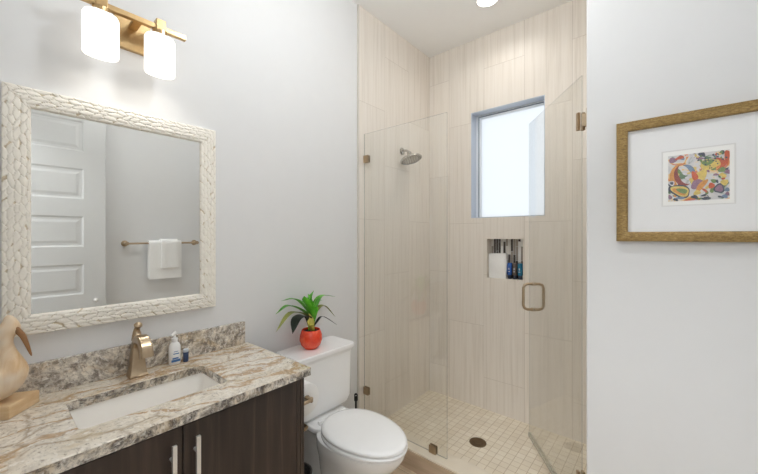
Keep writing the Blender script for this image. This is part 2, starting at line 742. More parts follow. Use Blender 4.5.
def lathe(bm, prof, c, ax=(0, 0, 1), n=28, mi=0, cap0=True, cap1=True):
    ax = Vector(ax).normalized()
    loft(bm, [circle(Vector(c) + ax * h, max(r, 1e-4), n, ax) for r, h in prof], mi=mi, cap0=cap0, cap1=cap1)


def smooth_path(pts, k=6):
    """Catmull-Rom through the points."""
    P = [Vector(p) for p in pts]
    P = [P[0] * 2 - P[1]] + P + [P[-1] * 2 - P[-2]]
    out = []
    for i in range(1, len(P) - 2):
        a, b, c, d = P[i - 1:i + 3]
        for s in range(k):
            t = s / k
            out.append(0.5 * ((2 * b) + (c - a) * t + (2 * a - 5 * b + 4 * c - d) * t * t + (3 * b - a - 3 * c + d) * t ** 3))
    out.append(P[-2].copy())
    return out


def tube(bm, pts, r, n=12, mi=0, rx=None):
    """Sweep a round (or elliptical) section along pts; r a number or a list."""
    P = [Vector(p) for p in pts]
    R = r if isinstance(r, (list, tuple)) else [r] * len(P)
    R2 = R if rx is None else (rx if isinstance(rx, (list, tuple)) else [rx] * len(P))
    t0 = (P[1] - P[0]).normalized()
    up = Vector((0, 0, 1)) if abs(t0.z) < 0.9 else Vector((1, 0, 0))
    u = t0.cross(up).normalized()
    rings = []
    for i, p in enumerate(P):
        t = ((P[min(i + 1, len(P) - 1)]) - P[max(i - 1, 0)]).normalized()
        u = (u - t * u.dot(t)).normalized()
        w = t.cross(u).normalized()
        rings.append([p + u * (R[i] * math.cos(2 * PI * k / n)) + w * (R2[i] * math.sin(2 * PI * k / n)) for k in range(n)])
    loft(bm, rings, mi=mi)


def rrect(cx, cy, w, h, r, n=5):
    """Rounded rectangle outline, counter-clockwise."""
    out = []
    for sx, sy, a0 in ((1, 1, 0), (-1, 1, 90), (-1, -1, 180), (1, -1, 270)):
        for k in range(n + 1):
            a = math.radians(a0 + 90 * k / n)
            out.append((cx + sx * (w / 2 - r) + r * math.cos(a), cy + sy * (h / 2 - r) + r * math.sin(a)))
    return out


def slab_with_hole(bm, outer, inner, z0, z1, mi_top=0, mi_side=0, mi_hole=0):
    for z, flip in ((z1, False), (z0, True)):
        vo = [bm.verts.new((x, y, z)) for x, y in outer]
        vi = [bm.verts.new((x, y, z)) for x, y in inner]
        es = [bm.edges.new((a, b)) for vv in (vo, vi) for a, b in zip(vv, vv[1:] + vv[:1])]
        r = bmesh.ops.triangle_fill(bm, edges=es, use_beauty=True)
        for g in r['geom']:
            if isinstance(g, bmesh.types.BMFace):
                g.material_index = mi_top
        if z == z1:
            to, ti = vo, vi
        else:
            for top, bot, mi in ((to, vo, mi_side), (ti, vi, mi_hole)):
                n = len(top)
                for i in range(n):
                    j = (i + 1) % n
                    f = bm.faces.new((top[i], top[j], bot[j], bot[i]))
                    f.material_index = mi


def ring_frame(bm, place, a0, a1, b0, b1, prof, mi=0):
    """Mitred rectangular frame round the opening [a0,a1]x[b0,b1]; prof = closed section (outward, height)."""
    rings = []
    for d, h in prof:
        rings.append([place(a0 - d, b0 - d, h), place(a1 + d, b0 - d, h), place(a1 + d, b1 + d, h), place(a0 - d, b1 + d, h)])
    loft(bm, rings, loop=True, mi=mi)


def on_left(a, b, h):      # on the vanity wall: a along y, b up, h off the wall
    return Vector((h, a, b))


# ------------------------------------------------------------------ the room shell
XR, YB, YN = 2.15, 2.62, -0.12       # right wall, shower back wall, wall behind the camera
YP = 1.68                            # picture wall
XS = 1.38                            # shower's right wall

bm = B(); box(bm, (-0.12, YN - 0.1, -0.1), (XR + 0.12, 1.70, 0.0)); struct('floor', bm, mat_floor)
bm = B(); box(bm, (-0.12, 1.70, -0.1), (XS + 0.12, YB + 0.13, 0.03)); struct('floor_shower', bm, mat_mosaic)
bm = B(); box(bm, (-0.12, YN - 0.1, CEIL), (XR + 0.12, YB + 0.13, CEIL + 0.1)); struct('ceiling', bm, mat_ceiling)
bm = B(); box(bm, (-0.12, YN - 0.1, 0.0), (0.0, 1.688, CEIL)); struct('wall_left', bm, mat_wall)
bm = B(); box(bm, (-0.12, 1.700, 0.0), (0.008, YB + 0.1, CEIL)); struct('wall_shower_left', bm, mat_tile_left)
bm = B(); box(bm, (-0.01, 1.688, 0.0), (0.011, 1.700, CEIL), 0.002); struct('trim_1', bm, mat_tiletrim)

# shower back wall with the window opening and the niche
WX0, WX1, WZ0, WZ1 = 0.408, 0.976, 1.572, 2.443
NX0, NX1, NZ0, NZ1 = 0.545, 0.824, 1.092, 1.402
bm = B()
xs = [-0.1, WX0, NX0, NX1, WX1, XS + 0.1]
zs = [0.0, NZ0, NZ1, WZ0, WZ1, CEIL]


def in_hole(x, z, back):
    if WX0 < x < WX1 and WZ0 < z < WZ1:
        return True
    return (not back) and NX0 < x < NX1 and NZ0 < z < NZ1


for yy, back in ((YB, False), (YB + 0.13, True)):
    V = {(i, k): bm.verts.new((x, yy, z)) for i, x in enumerate(xs) for k, z in enumerate(zs)}
    for i in range(len(xs) - 1):
        for k in range(len(zs) - 1):
            if not in_hole((xs[i] + xs[i + 1]) / 2, (zs[k] + zs[k + 1]) / 2, back):
                bm.faces.new((V[i, k], V[i + 1, k], V[i + 1, k + 1], V[i, k + 1]))


def tunnel(bm, x0, x1, z0, z1, y0, y1):
    a = [bm.verts.new(p) for p in ((x0, y0, z0), (x1, y0, z0), (x1, y0, z1), (x0, y0, z1))]
    b = [bm.verts.new(p) for p in ((x0, y1, z0), (x1, y1, z0), (x1, y1, z1), (x0, y1, z1))]
    for i in range(4):
        j = (i + 1) % 4
        bm.faces.new((a[i], a[j], b[j], b[i]))


tunnel(bm, WX0, WX1, WZ0, WZ1, YB, YB + 0.13)
tunnel(bm, NX0, NX1, NZ0, NZ1, YB, YB + 0.09)
tunnel(bm, -0.1, XS + 0.1, 0.0, CEIL, YB, YB + 0.13)
struct('wall_back', bm, mat_tile_back, recalc=False)
bm = B(); box(bm, (NX0 - 0.004, YB + 0.088, NZ0 - 0.004), (NX1 + 0.004, YB + 0.098, NZ1 + 0.004)); struct('wall_niche', bm, mat_stick)

bm = B(); box(bm, (XS, YP + 0.12, 0.0), (XS + 0.12, YB, CEIL)); struct('wall_shower_right', bm, mat_tile_left)
bm = B(); box(bm, (XS, YP, 0.0), (XR, YP + 0.12, CEIL), 0.006); struct('wall_front', bm, mat_wall)
bm = B(); box(bm, (XR, YN - 0.1, 0.0), (XR + 0.12, YP + 0.12, CEIL)); struct('wall_right', bm, mat_wall)
# wall behind the camera with its doorway
DX0, DX1, DH = 1.27, 2.075, 2.47
bm = B()
box(bm, (0.0, YN - 0.1, 0.0), (DX0, YN, CEIL))
box(bm, (DX1, YN - 0.1, 0.0), (XR, YN, CEIL))
box(bm, (DX0, YN - 0.1, DH), (DX1, YN, CEIL))
struct('wall_behind', bm, mat_wall)
bm = B()
for x0, x1 in ((DX0 - 0.07, DX0 + 0.004), (DX1 - 0.004, DX1 + 0.07)):
    box(bm, (x0, YN, 0.0), (x1, YN + 0.014, DH + 0.07), 0.003)
box(bm, (DX0 + 0.004, YN, DH - 0.004), (DX1 - 0.004, YN + 0.014, DH + 0.07), 0.003)
struct('trim_2', bm, mat_trim)
# hallway beyond the doorway
bm = B(); box(bm, (0.7, -2.2, -0.1), (2.6, YN - 0.1, 0.0)); struct('floor_hallway', bm, mat_carpet)
bm = B(); box(bm, (0.7, -2.2, CEIL), (2.6, YN - 0.1, CEIL + 0.1)); struct('ceiling_hallway', bm, mat_ceiling)
bm = B()
box(bm, (0.6, -2.2, 0.0), (0.7, YN - 0.1, CEIL))
box(bm, (2.6, -2.2, 0.0), (2.7, YN - 0.1, CEIL))
box(bm, (0.6, -2.3, 0.0), (2.7, -2.2, CEIL))
struct('wall_hallway', bm, mat_wall)
# curb
bm = B(); box(bm, (0.012, 1.692, 0.0), (XS, 1.812, 0.122), 0.003); struct('curb', bm, mat_curb)
bm = B(); box(bm, (0.0, 1.684, 0.0), (XS, 1.693, 0.112)); struct('trim_3', bm, mat_curbface)
# baseboards
bm = B(); box(bm, (0.0, 0.90, 0.0), (0.014, 1.684, 0.13), 0.003); struct('baseboard_left', bm, mat_trim)
bm = B(); box(bm, (XS + 0.002, YP - 0.014, 0.0), (XR - 0.014, YP, 0.13), 0.003); struct('baseboard_front', bm, mat_trim)
bm = B(); box(bm, (XR - 0.014, YN + 0.02, 0.0), (XR, YP, 0.13), 0.003); struct('baseboard_right', bm, mat_trim)

# window
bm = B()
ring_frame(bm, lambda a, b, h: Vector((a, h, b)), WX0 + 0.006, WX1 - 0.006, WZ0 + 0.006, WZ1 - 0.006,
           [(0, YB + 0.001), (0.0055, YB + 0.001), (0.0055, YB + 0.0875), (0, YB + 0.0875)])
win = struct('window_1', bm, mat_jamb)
bm = B()
ring_frame(bm, lambda a, b, h: Vector((a, h, b)), WX0 + 0.045, WX1 + 0.01, WZ0 - 0.012, WZ1 - 0.035,
           [(0, YB + 0.100), (0.012, YB + 0.088), (0.039, YB + 0.088), (0.039, YB + 0.126), (0, YB + 0.126)])
obj('window_frame', bm, mat_vinyl, win)
bm = B()
ring_frame(bm, lambda a, b, h: Vector((a, h, b)), WX0 + 0.038, WX1 + 0.016, WZ0 - 0.018, WZ1 - 0.028,
           [(0, YB + 0.094), (0.006, YB + 0.0865), (0.012, YB + 0.0865), (0.012, YB + 0.0885), (0, YB + 0.0985)])
obj('window_gasket', bm, mat_gasket, win)
bm = B()
vs = [bm.verts.new(p) for p in ((WX0 + 0.04, YB + 0.112, WZ0 - 0.02), (WX1 + 0.02, YB + 0.112, WZ0 - 0.02),
                                (WX1 + 0.02, YB + 0.112, WZ1 - 0.03), (WX0 + 0.04, YB + 0.112, WZ1 - 0.03))]
bm.faces.new(vs)
obj('pane', bm, mat_frosted, win)

# the open interior door, folded back against the right wall (seen in the mirror)
DY0, DY1, DXF = -0.085, 0.678, 2.060
bm = B()
box(bm, (DXF + 0.010, DY0, 0.012), (DXF + 0.036, DY1, 2.44))
pan = [(0.283 + 0.393 * k - 0.125, 0.283 + 0.393 * k + 0.125) for k in range(6)]
box(bm, (DXF, DY0, 0.012), (DXF + 0.010, DY0 + 0.143, 2.44))
box(bm, (DXF, DY1 - 0.143, 0.012), (DXF + 0.010, DY1, 2.44))
zz = [0.012] + [v for p in pan for v in p] + [2.44]
for k in range(0, len(zz), 2):
    box(bm, (DXF, DY0 + 0.143, zz[k]), (DXF + 0.010, DY1 - 0.143, zz[k + 1]))
for z0, z1 in pan:
    y0, y1 = DY0 + 0.143, DY1 - 0.143
    rings = []
    for ins, x in ((0.0, DXF), (0.012, DXF + 0.006), (0.030, DXF + 0.006), (0.050, DXF + 0.002)):
        rings.append([Vector((x, y0 + ins, z0 + ins)), Vector((x, y1 - ins, z0 + ins)), Vector((x, y1 - ins, z1 - ins)), Vector((x, y0 + ins, z1 - ins))])
    loft(bm, rings, cap0=False)
door = struct('door_1', bm, mat_door)
bm = B()
lathe(bm, [(0.017, 0), (0.016, 0.004), (0.007, 0.006), (0.007, 0.022), (0.013, 0.026), (0.014, 0.034), (0.008, 0.040)], (DXF, DY1 - 0.066, 0.885), (-1, 0, 0), 20)
obj('door_handle', bm, mat_steel, door, smooth=True)

# ------------------------------------------------------------------ vanity
cab = thing('vanity_cabinet', 'dark espresso wooden vanity cabinet under the granite countertop', 'cabinet', (0.25, 0.385, 0.0))
CX = 0.487
bm = B()
box(bm, (0.004, -0.087, 0.09), (CX, -0.069, 0.845))
box(bm, (0.004, 0.839, 0.0), (CX + 0.018, 0.857, 0.845), 0.001)
box(bm, (0.004, -0.069, 0.09), (CX, 0.839, 0.108))
box(bm, (0.004, -0.069, 0.108), (0.016, 0.839, 0.80))
box(bm, (CX - 0.02, -0.069, 0.108), (CX, -0.02, 0.845))
box(bm, (CX - 0.02, 0.790, 0.108), (CX, 0.839, 0.845))
box(bm, (CX - 0.02, -0.02, 0.800), (CX, 0.790, 0.845))
obj('body', bm, mat_wood, cab)
bm = B(); box(bm, (0.40, -0.069, 0.0), (0.418, 0.839, 0.09)); obj('toe_kick', bm, mat_wood, cab)
bm = B(); box(bm, (CX, 0.822, 0.10), (CX + 0.016, 0.8385, 0.842), 0.001); obj('filler_strip', bm, mat_wood, cab)
for y0, y1, hy in ((0.4000, 0.819, 0.433), (-0.030, 0.3970, 0.366)):
    bm = B()
    box(bm, (CX + 0.0008, y0, 0.105), (CX + 0.019, y1, 0.838), 0.0015)
    dr = obj('door', bm, mat_wood, cab)
    bm = B()
    box(bm, (CX + 0.042, hy - 0.006, 0.500), (CX + 0.052, hy + 0.006, 0.803), 0.001)
    for z in (0.56, 0.753):
        lathe(bm, [(0.005, 0), (0.005, 0.025)], (CX + 0.019, hy, z), (1, 0, 0), 12)
    obj('handle', bm, mat_steel, dr)

CT0, CT1 = 0.849, 0.882
bm = B()
outer = [(0.003, -0.118), (0.522, -0.118), (0.522, 0.878), (0.003, 0.878)]
inner = rrect(0.272, 0.384, 0.246, 0.424, 0.022, 5)
slab_with_hole(bm, outer, inner, CT0, CT1, 0, 1, 1)
top_e = [e for e in bm.edges if all(abs(v.co.z - CT1) < 1e-6 for v in e.verts) and len(e.link_faces) == 2
         and any(f.material_index == 1 for f in e.link_faces) and any(f.material_index == 0 for f in e.link_faces)]
bmesh.ops.bevel(bm, geom=top_e, offset=0.003, segments=2, profile=0.5, affect='EDGES')
ct = obj('countertop', bm, [mat_granite, mat_granite_edge], origin=(0.26, 0.38, CT0))
tag(ct, 'cream and tan granite countertop with a rectangular sink cutout', 'countertop')

bm = B(); box(bm, (0.001, -0.118, CT1), (0.021, 0.857, 0.992), 0.0015)
bs = obj('backsplash', bm, mat_granite_splash, origin=(0.011, 0.37, CT1))
tag(bs, 'low grey and brown granite backsplash strip along the back of the countertop', 'backsplash')

# sink
sk = thing('undermount_sink', 'white rectangular undermount sink set into the granite countertop', 'sink', (0.272, 0.384, 0.72))
bm = B()
rings = []
for ow, oh, z, r in ((0.30, 0.48, 0.8485, 0.03), (0.262, 0.440, 0.8485, 0.03), (0.256, 0.434, 0.844, 0.03), (0.244, 0.420, 0.785, 0.035),
                     (0.228, 0.402, 0.742, 0.04), (0.19, 0.36, 0.726, 0.04), (0.06, 0.06, 0.7195, 0.028)):
    rings.append([Vector((x, y, z)) for x, y in rrect(0.272, 0.384, ow, oh, r, 5)])
loft(bm, rings, cap0=False)
outr = [[Vector((x, y, z)) for x, y in rrect(0.272, 0.384, ow, oh, r, 5)] for ow, oh, z, r in
        ((0.30, 0.48, 0.8485, 0.03), (0.30, 0.48, 0.836, 0.03), (0.266, 0.444, 0.832, 0.035), (0.245, 0.42, 0.73, 0.04), (0.20, 0.37, 0.708, 0.04))]
loft(bm, outr, cap0=False)
bmesh.ops.remove_doubles(bm, verts=bm.verts[:], dist=1e-5)
obj('basin', bm, mat_sink, sk, smooth=True, angle=50)
bm = B()
lathe(bm, [(0.022, 0), (0.022, 0.003), (0.018, 0.004), (0.016, 0.002), (0.002, 0.003)], (0.272, 0.384, 0.7197), n=24)
obj('drain', bm, mat_nickel, sk, smooth=True)

# faucet
FX, FY = 0.072, 0.387
fc = thing('faucet', 'brushed nickel single lever faucet behind the sink', 'faucet', (FX, FY, CT1))
bm = B()
rings = []
for w, d, z, dx in ((0.062, 0.062, 0.0003, 0.0), (0.062, 0.062, 0.006, 0.0), (0.055, 0.054, 0.012, 0.0), (0.047, 0.046, 0.05, 0.0),
                    (0.038, 0.040, 0.10, 0.002), (0.030, 0.036, 0.135, 0.004), (0.026, 0.032, 0.142, 0.004)):
    rings.append([Vector((x, y, CT1 + z)) for x, y in rrect(FX + dx, FY, d, w, 0.005, 2)])
loft(bm, rings)
obj('body', bm, mat_nickel, fc, smooth=True, angle=30)
bm = B()
pts = smooth_path([(FX - 0.006, FY, CT1 + 0.105), (FX + 0.030, FY, CT1 + 0.145), (FX + 0.075, FY, CT1 + 0.152), (FX + 0.108, FY, CT1 + 0.130),
                   (FX + 0.120, FY, CT1 + 0.096)], 6)
rings = []
for i, p in enumerate(pts):
    t = (pts[min(i + 1, len(pts) - 1)] - pts[max(i - 1, 0)]).normalized()
    w = Vector((0, 1, 0))
    nn = t.cross(w).normalized()
    k = i / (len(pts) - 1)
    hw, ht = 0.019 + 0.002 * k, 0.016 - 0.003 * k
    rings.append([p + w * (sx * hw) + nn * (sy * ht) for sx, sy in ((-1, -0.6), (-0.75, -1), (0.75, -1), (1, -0.6), (1, 0.6), (0.75, 1), (-0.75, 1), (-1, 0.6))])
loft(bm, rings)
obj('spout', bm, mat_nickel, fc, smooth=True, angle=35)
bm = B()
pts = smooth_path([(FX + 0.002, FY, CT1 + 0.140), (FX - 0.006, FY, CT1 + 0.158), (FX - 0.004, FY, CT1 + 0.178), (FX + 0.010, FY, CT1 + 0.196)], 5)
tube(bm, pts, [0.020 - 0.011 * min(1, i / 12) for i in range(len(pts))], 12)
lathe(bm, [(0.008, -0.006), (0.0135, 0.0), (0.0145, 0.006), (0.010, 0.012), (0.003, 0.015)], (FX + 0.012, FY, CT1 + 0.194), (0.5, 0, 1), 16)
obj('lever', bm, mat_nickel, fc, smooth=True)

# soap pump bottle
SX, SY = 0.052, 0.525
sp = thing('soap_bottle', 'white pump soap bottle with a blue patch standing right of the faucet', 'bottle', (SX, SY, CT1))
bm = B()
rings = []
for w, d, z in ((0.040, 0.026, 0.0004), (0.044, 0.030, 0.004), (0.045, 0.031, 0.05), (0.044, 0.030, 0.075), (0.034, 0.024, 0.088), (0.020, 0.018, 0.094)):
    rings.append([Vector((SX + x, SY + y, CT1 + z)) for x, y in rrect(0, 0, d, w, min(d, w) * 0.42, 4)])
loft(bm, rings)
obj('bottle', bm, mat_bottle_white, sp, smooth=True)
bm = B()
lathe(bm, [(0.0105, 0.0945), (0.0115, 0.096), (0.0115, 0.110), (0.005, 0.112), (0.004, 0.124)], (SX, SY, CT1), n=18)
tube(bm, [(SX - 0.010, SY + 0.004, CT1 + 0.130), (SX, SY, CT1 + 0.130), (SX + 0.016, SY - 0.012, CT1 + 0.131), (SX + 0.026, SY - 0.020, CT1 + 0.127)],
     [0.007, 0.009, 0.006, 0.004], 10)
obj('pump', bm, mat_bottle_white, sp, smooth=True)
bm = B()
for z0, z1, y0, y1 in ((0.012, 0.022, -0.017, 0.017), (0.024, 0.030, -0.013, 0.010), (0.044, 0.048, -0.010, 0.012), (0.054, 0.0565, -0.008, 0.009)):
    box(bm, (SX + 0.0153, SY + y0, CT1 + z0), (SX + 0.0159, SY + y1, CT1 + z1))
obj('print', bm, mat_blue_label, sp, label='blue printed marks on the bottle front')

# small navy bottle
LX, LY = 0.060, 0.566
lb = thing('lotion_tube', 'small navy bottle with pale cap beside the white soap pump', 'bottle', (LX, LY, CT1))
bm = B(); lathe(bm, [(0.0095, 0.0004), (0.0105, 0.002), (0.0105, 0.040), (0.0095, 0.042)], (LX, LY, CT1), n=20); obj('bottle', bm, mat_navy, lb, smooth=True)
bm = B(); lathe(bm, [(0.0100, 0.0422), (0.0105, 0.043), (0.0105, 0.053), (0.009, 0.0545)], (LX, LY, CT1), n=20); obj('cap', bm, mat_greycap, lb, smooth=True)

# pelican figurine
pel = thing('pelican_figurine', 'carved wooden pelican figurine on a wood block at the left end of the countertop', 'figurine', (0.10, 0.05, CT1))
bm = B()
cor = [(0.080, 0.118), (0.168, 0.046), (0.092, -0.046), (0.028, 0.030)]
loft(bm, [[Vector((x, y, CT1 + 0.0004)) for x, y in cor], [Vector((x, y, CT1 + 0.040)) for x, y in cor]])
bmesh.ops.bevel(bm, geom=bm.edges[:], offset=0.002, segments=2, affect='EDGES')
obj('block', bm, mat_block, pel, label='pale wooden block base')
bm = B()
px = 0.112
sec = [  # y, z (above the counter), half width, half height, tangent (y,z)
    (-0.085, 0.115, 0.004, 0.004), (-0.060, 0.112, 0.022, 0.018), (-0.030, 0.108, 0.042, 0.040), (0.000, 0.106, 0.052, 0.058),
    (0.026, 0.112, 0.050, 0.062), (0.046, 0.130, 0.042, 0.050), (0.049, 0.155, 0.031, 0.033), (0.043, 0.185, 0.023, 0.024), (0.039, 0.215, 0.019, 0.020),
    (0.040, 0.240, 0.020, 0.022), (0.049, 0.260, 0.022, 0.026), (0.050, 0.280, 0.015, 0.018), (0.047, 0.296, 0.008, 0.009), (0.046, 0.301, 0.002, 0.002)]
pts = smooth_path([(px, s[0], CT1 + s[1]) for s in sec], 3)
rw = smooth_path([(s[2], s[3], 0) for s in sec], 3)
rings = []
for i, p in enumerate(pts):
    t = (pts[min(i + 1, len(pts) - 1)] - pts[max(i - 1, 0)]).normalized()
    w = Vector((1, 0, 0))
    nn = t.cross(w).normalized()
    rings.append([p + w * (max(rw[i].x, 0.001) * math.cos(2 * PI * k / 24)) + nn * (max(rw[i].y, 0.001) * math.sin(2 * PI * k / 24)) for k in range(24)])
loft(bm, rings)
for v in bm.verts:                       # belly settles onto the block
    if v.co.z < CT1 + 0.0404:
        v.co.z = CT1 + 0.0404
obj('body', bm, mat_pelican, pel, smooth=True, angle=80)
bm = B()
pts = smooth_path([(px + 0.010, 0.060, CT1 + 0.260), (px + 0.015, 0.076, CT1 + 0.236), (px + 0.017, 0.086, CT1 + 0.205), (px + 0.017, 0.096, CT1 + 0.168)], 5)
n = len(pts)
tube(bm, pts, [0.0065 * (1 - i / (n - 1)) ** 0.6 + 0.0015 for i in range(n)], 12, rx=[0.008 * (1 - i / (n - 1)) ** 0.6 + 0.0015 for i in range(n)])
obj('bill', bm, mat_bill, pel, smooth=True, label='darker brown downturned bill')

# ------------------------------------------------------------------ mirror with carved leaf frame
MY0, MY1, MZ0, MZ1 = 0.102, 0.643, 1.160, 1.855
FW = 0.066
mir = thing('wall_mirror', 'large wall mirror in a cream carved leaf frame above the vanity', 'mirror', (0.0, 0.372, 1.10))
bm = B()
vs = [bm.verts.new(on_left(a, b, h)) for h in (0.003, 0.012) for a, b in ((MY0 - 0.008, MZ0 - 0.008), (MY1 + 0.008, MZ0 - 0.008), (MY1 + 0.008, MZ1 + 0.008), (MY0 - 0.008, MZ1 + 0.008))]
for f in ((0, 3, 2, 1), (4, 5, 6, 7), (0, 1, 5, 4), (1, 2, 6, 5), (2, 3, 7, 6), (3, 0, 4, 7)):
    bm.faces.new([vs[i] for i in f])
obj('mirror_glass', bm, mat_mirror, mir)
import numpy as np
rng = np.random.default_rng(5)
fv, ff, fmi = [], [], []


def relief_side(corner, du, dv, L):
    """One mitred side: corner = inner corner where it starts, du along the side, dv outward, L inner length.
    Overlapping pointed leaves are carved into the profile."""
    NA, NB = int((L + 2 * FW) / 0.0019), 34
    tu = np.linspace(0, 1, NA + 1)
    off = np.linspace(0, FW, NB + 1)
    OFF, TU = np.meshgrid(off, tu)
    U = -OFF + TU * (L + 2 * OFF)
    # plain profile
    base = np.interp(OFF, [0, 0.004, 0.016, 0.046, 0.058, FW], [0.0165, 0.0215, 0.0255, 0.0255, 0.0235, 0.0225])
    H = base - 0.0040
    G = np.ones_like(H)
    leaves = []
    st = 0.034
    for c in range(5):
        k0 = int((L + 2 * FW) / st) + 2
        for i in range(k0):
            leaves.append((-FW - 0.01 + (i + 0.5 * (c % 2) + rng.uniform(-0.18, 0.18)) * st, 0.004 + c * (FW - 0.008) / 4 + rng.uniform(-0.002, 0.002), c))
    leaves.sort(key=lambda q: q[0] + rng.uniform(-0.012, 0.012))
    for u0, o0, c in leaves:
        ln, wd = rng.uniform(0.046, 0.060), rng.uniform(0.0088, 0.0112)
        an = rng.uniform(-0.30, 0.30) + 0.16 * (2 - c) / 2
        ca, sa = math.cos(an), math.sin(an)
        x = (U - u0) * ca + (OFF - o0) * sa
        y = -(U - u0) * sa + (OFF - o0) * ca
        t = x / ln + 0.5
        w = wd * np.clip(np.sin(PI * np.clip(t, 0, 1)), 0, 1) ** 0.72
        ins = (t > 0) & (t < 1) & (np.abs(y) < w)
        e = np.where(ins, 1 - np.abs(y) / np.maximum(w, 1e-6), 0)
        depth = np.minimum(e * w, np.minimum(t, 1 - t) * ln * 0.4)
        edge = 1 - np.clip(depth / 0.0036, 0, 1)
        hh = base + 0.0036 * (1 - edge ** 2) - 0.0026 + 0.0028 * (t - 0.5) + 0.0010 * e
        H = np.where(ins, hh, H)
        G = np.where(ins, edge, G)
    n0 = len(fv)
    for i in range(NA + 1):
        for j in range(-1, NB + 2):
            jj = min(max(j, 0), NB)
            h = 0.0125 if j == -1 else (0.002 if j == NB + 1 else H[i, jj])
            p = (corner[0] + du[0] * U[i, jj] + dv[0] * OFF[i, jj], corner[1] + du[1] * U[i, jj] + dv[1] * OFF[i, jj])
            fv.append((h, p[0], p[1]))
    row = NB + 3
    for i in range(NA):
        for j in range(row - 1):
            a = n0 + i * row + j
            ff.append((a, a + 1, a + row + 1, a + row))
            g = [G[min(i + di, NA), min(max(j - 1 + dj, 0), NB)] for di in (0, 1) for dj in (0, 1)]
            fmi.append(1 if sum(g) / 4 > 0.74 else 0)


relief_side((MY0, MZ0), (0, 1), (-1, 0), MZ1 - MZ0)
relief_side((MY0, MZ1), (1, 0), (0, 1), MY1 - MY0)
relief_side((MY1, MZ1), (0, -1), (1, 0), MZ1 - MZ0)
relief_side((MY1, MZ0), (-1, 0), (0, -1), MY1 - MY0)
fm = bpy.data.meshes.new('carved_frame')
wm = WORLD[mir]
fm.from_pydata([(x - wm.x, y - wm.y, z - wm.z) for x, y, z in fv], [], ff)
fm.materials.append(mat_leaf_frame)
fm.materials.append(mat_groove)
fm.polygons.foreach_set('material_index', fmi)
fm.polygons.foreach_set('use_smooth', [True] * len(ff))
fo = bpy.data.objects.new('carved_frame', fm)
link(fo, mir)
WORLD[fo] = wm

# ------------------------------------------------------------------ vanity light
vl = thing('vanity_light', 'brass two-shade vanity light on the wall above the mirror', 'wall lamp', (0.0, 0.365, 2.20))
bm = B(); box(bm, (0.001, 0.325, 2.165), (0.022, 0.445, 2.300), 0.003); obj('back_plate', bm, mat_brass, vl)
bm = B(); box(bm, (0.092, 0.200, 2.244), (0.112, 0.550, 2.264), 0.002); obj('crossbar', bm, mat_brass, vl)
bm = B()
for z in (2.236, ):
    box(bm, (0.022, 0.370, 2.246), (0.092, 0.398, 2.262), 0.002)
obj('arm', bm, mat_brass, vl)
for yc in (0.271, 0.456):
    bm = B()
    box(bm, (0.086, yc - 0.017, 2.238), (0.118, yc + 0.017, 2.284), 0.002)
    lathe(bm, [(0.026, 2.2215), (0.026, 2.240)], (0.102, yc, 0), n=20)
    so = obj('socket', bm, mat_brass, vl)
    bm = B()
    rings = []
    for ins, z in ((0.05, 2.222), (0.014, 2.222), (0.005, 2.218), (0.0, 2.208), (0.0, 2.076), (0.0015, 2.071), (0.004, 2.070), (0.0065, 2.072), (0.0065, 2.20), (0.012, 2.213), (0.05, 2.215)):
        w, d = 0.106 - 2 * ins, 0.076 - 1.3 * ins
        w, d = max(w, 0.004), max(d, 0.004)
        rings.append([Vector((0.102 + x, yc + y, z)) for x, y in rrect(0, 0, d, w, min(d, w) * 0.48, 7)])
    loft(bm, rings)
    obj('shade', bm, mat_opal, vl, smooth=True, label='glowing white opal glass shade')
    ld = bpy.data.lights.new('vanity_bulb', 'POINT')
    ld.energy = VANITY_BULB
    ld.color = (1.0, 0.95, 0.87)
    ld.shadow_soft_size = 0.025
    lo = bpy.data.objects.new('vanity_bulb', ld)
    lo.location = (0.102, yc, 2.115)
    COL.objects.link(lo)

# ------------------------------------------------------------------ shower downlight, added fill lights
dl = thing('downlight', 'round recessed ceiling downlight over the shower', 'ceiling light', (0.712, 2.228, CEIL))
bm = B(); lathe(bm, [(0.082, -0.0005), (0.080, -0.005), (0.071, -0.008), (0.066, -0.006), (0.066, -0.0005)], (0.712, 2.228, CEIL), n=40); obj('trim_ring', bm, mat_trim, dl, smooth=True)
bm = B(); lathe(bm, [(0.0655, -0.001), (0.0655, -0.0060), (0.03, -0.0072)], (0.712, 2.228, CEIL), n=40); obj('lens', bm, mat_lens, dl, label='bright lit lens')
mat_lens2 = lens_mat('hallway_fill_lens', 2.0, (1.0, 0.97, 0.93, 1))
for x, y, r, lab in ((1.60, -1.05, 0.30, 'unseen round fill lamp added on the hallway ceiling'),):  # fixture made up to carry the hallway fill
    fl = thing('hallway_fill_light', lab, 'ceiling light', (x, y, CEIL))
    bm = B(); lathe(bm, [(r, -0.001), (r, -0.030), (r - 0.01, -0.034)], (x, y, CEIL), n=36); obj('base', bm, mat_trim, fl)
    bm = B(); lathe(bm, [(r - 0.012, -0.0345), (r - 0.014, -0.050), (r * 0.5, -0.058)], (x, y, CEIL), n=36); obj('diffuser', bm, mat_lens2, fl)

GX, GY = 0.95, 0.95
gl = thing('fill_globe', 'unseen white fill globe added over the middle of the room', 'ceiling light', (GX, GY, CEIL))  # out-of-view globe, added to stand in for ambient light
bm = B(); lathe(bm, [(0.065, -0.001), (0.063, -0.018), (0.020, -0.026), (0.018, -0.165), (0.045, -0.175)], (GX, GY, CEIL), n=28); obj('canopy', bm, mat_nickel, gl, smooth=True)
bm = B(); lathe(bm, [(0.002, -0.392)] + [(0.11 * math.sin(PI * k / 14), -0.282 - 0.11 * math.cos(PI * k / 14)) for k in range(1, 14)] + [(0.002, -0.172)], (GX, GY, CEIL), n=24)
obj('globe', bm, lens_mat('fill_globe_glass', ROOM_FILL, (0.94, 0.975, 1.0, 1)), gl, smooth=True)

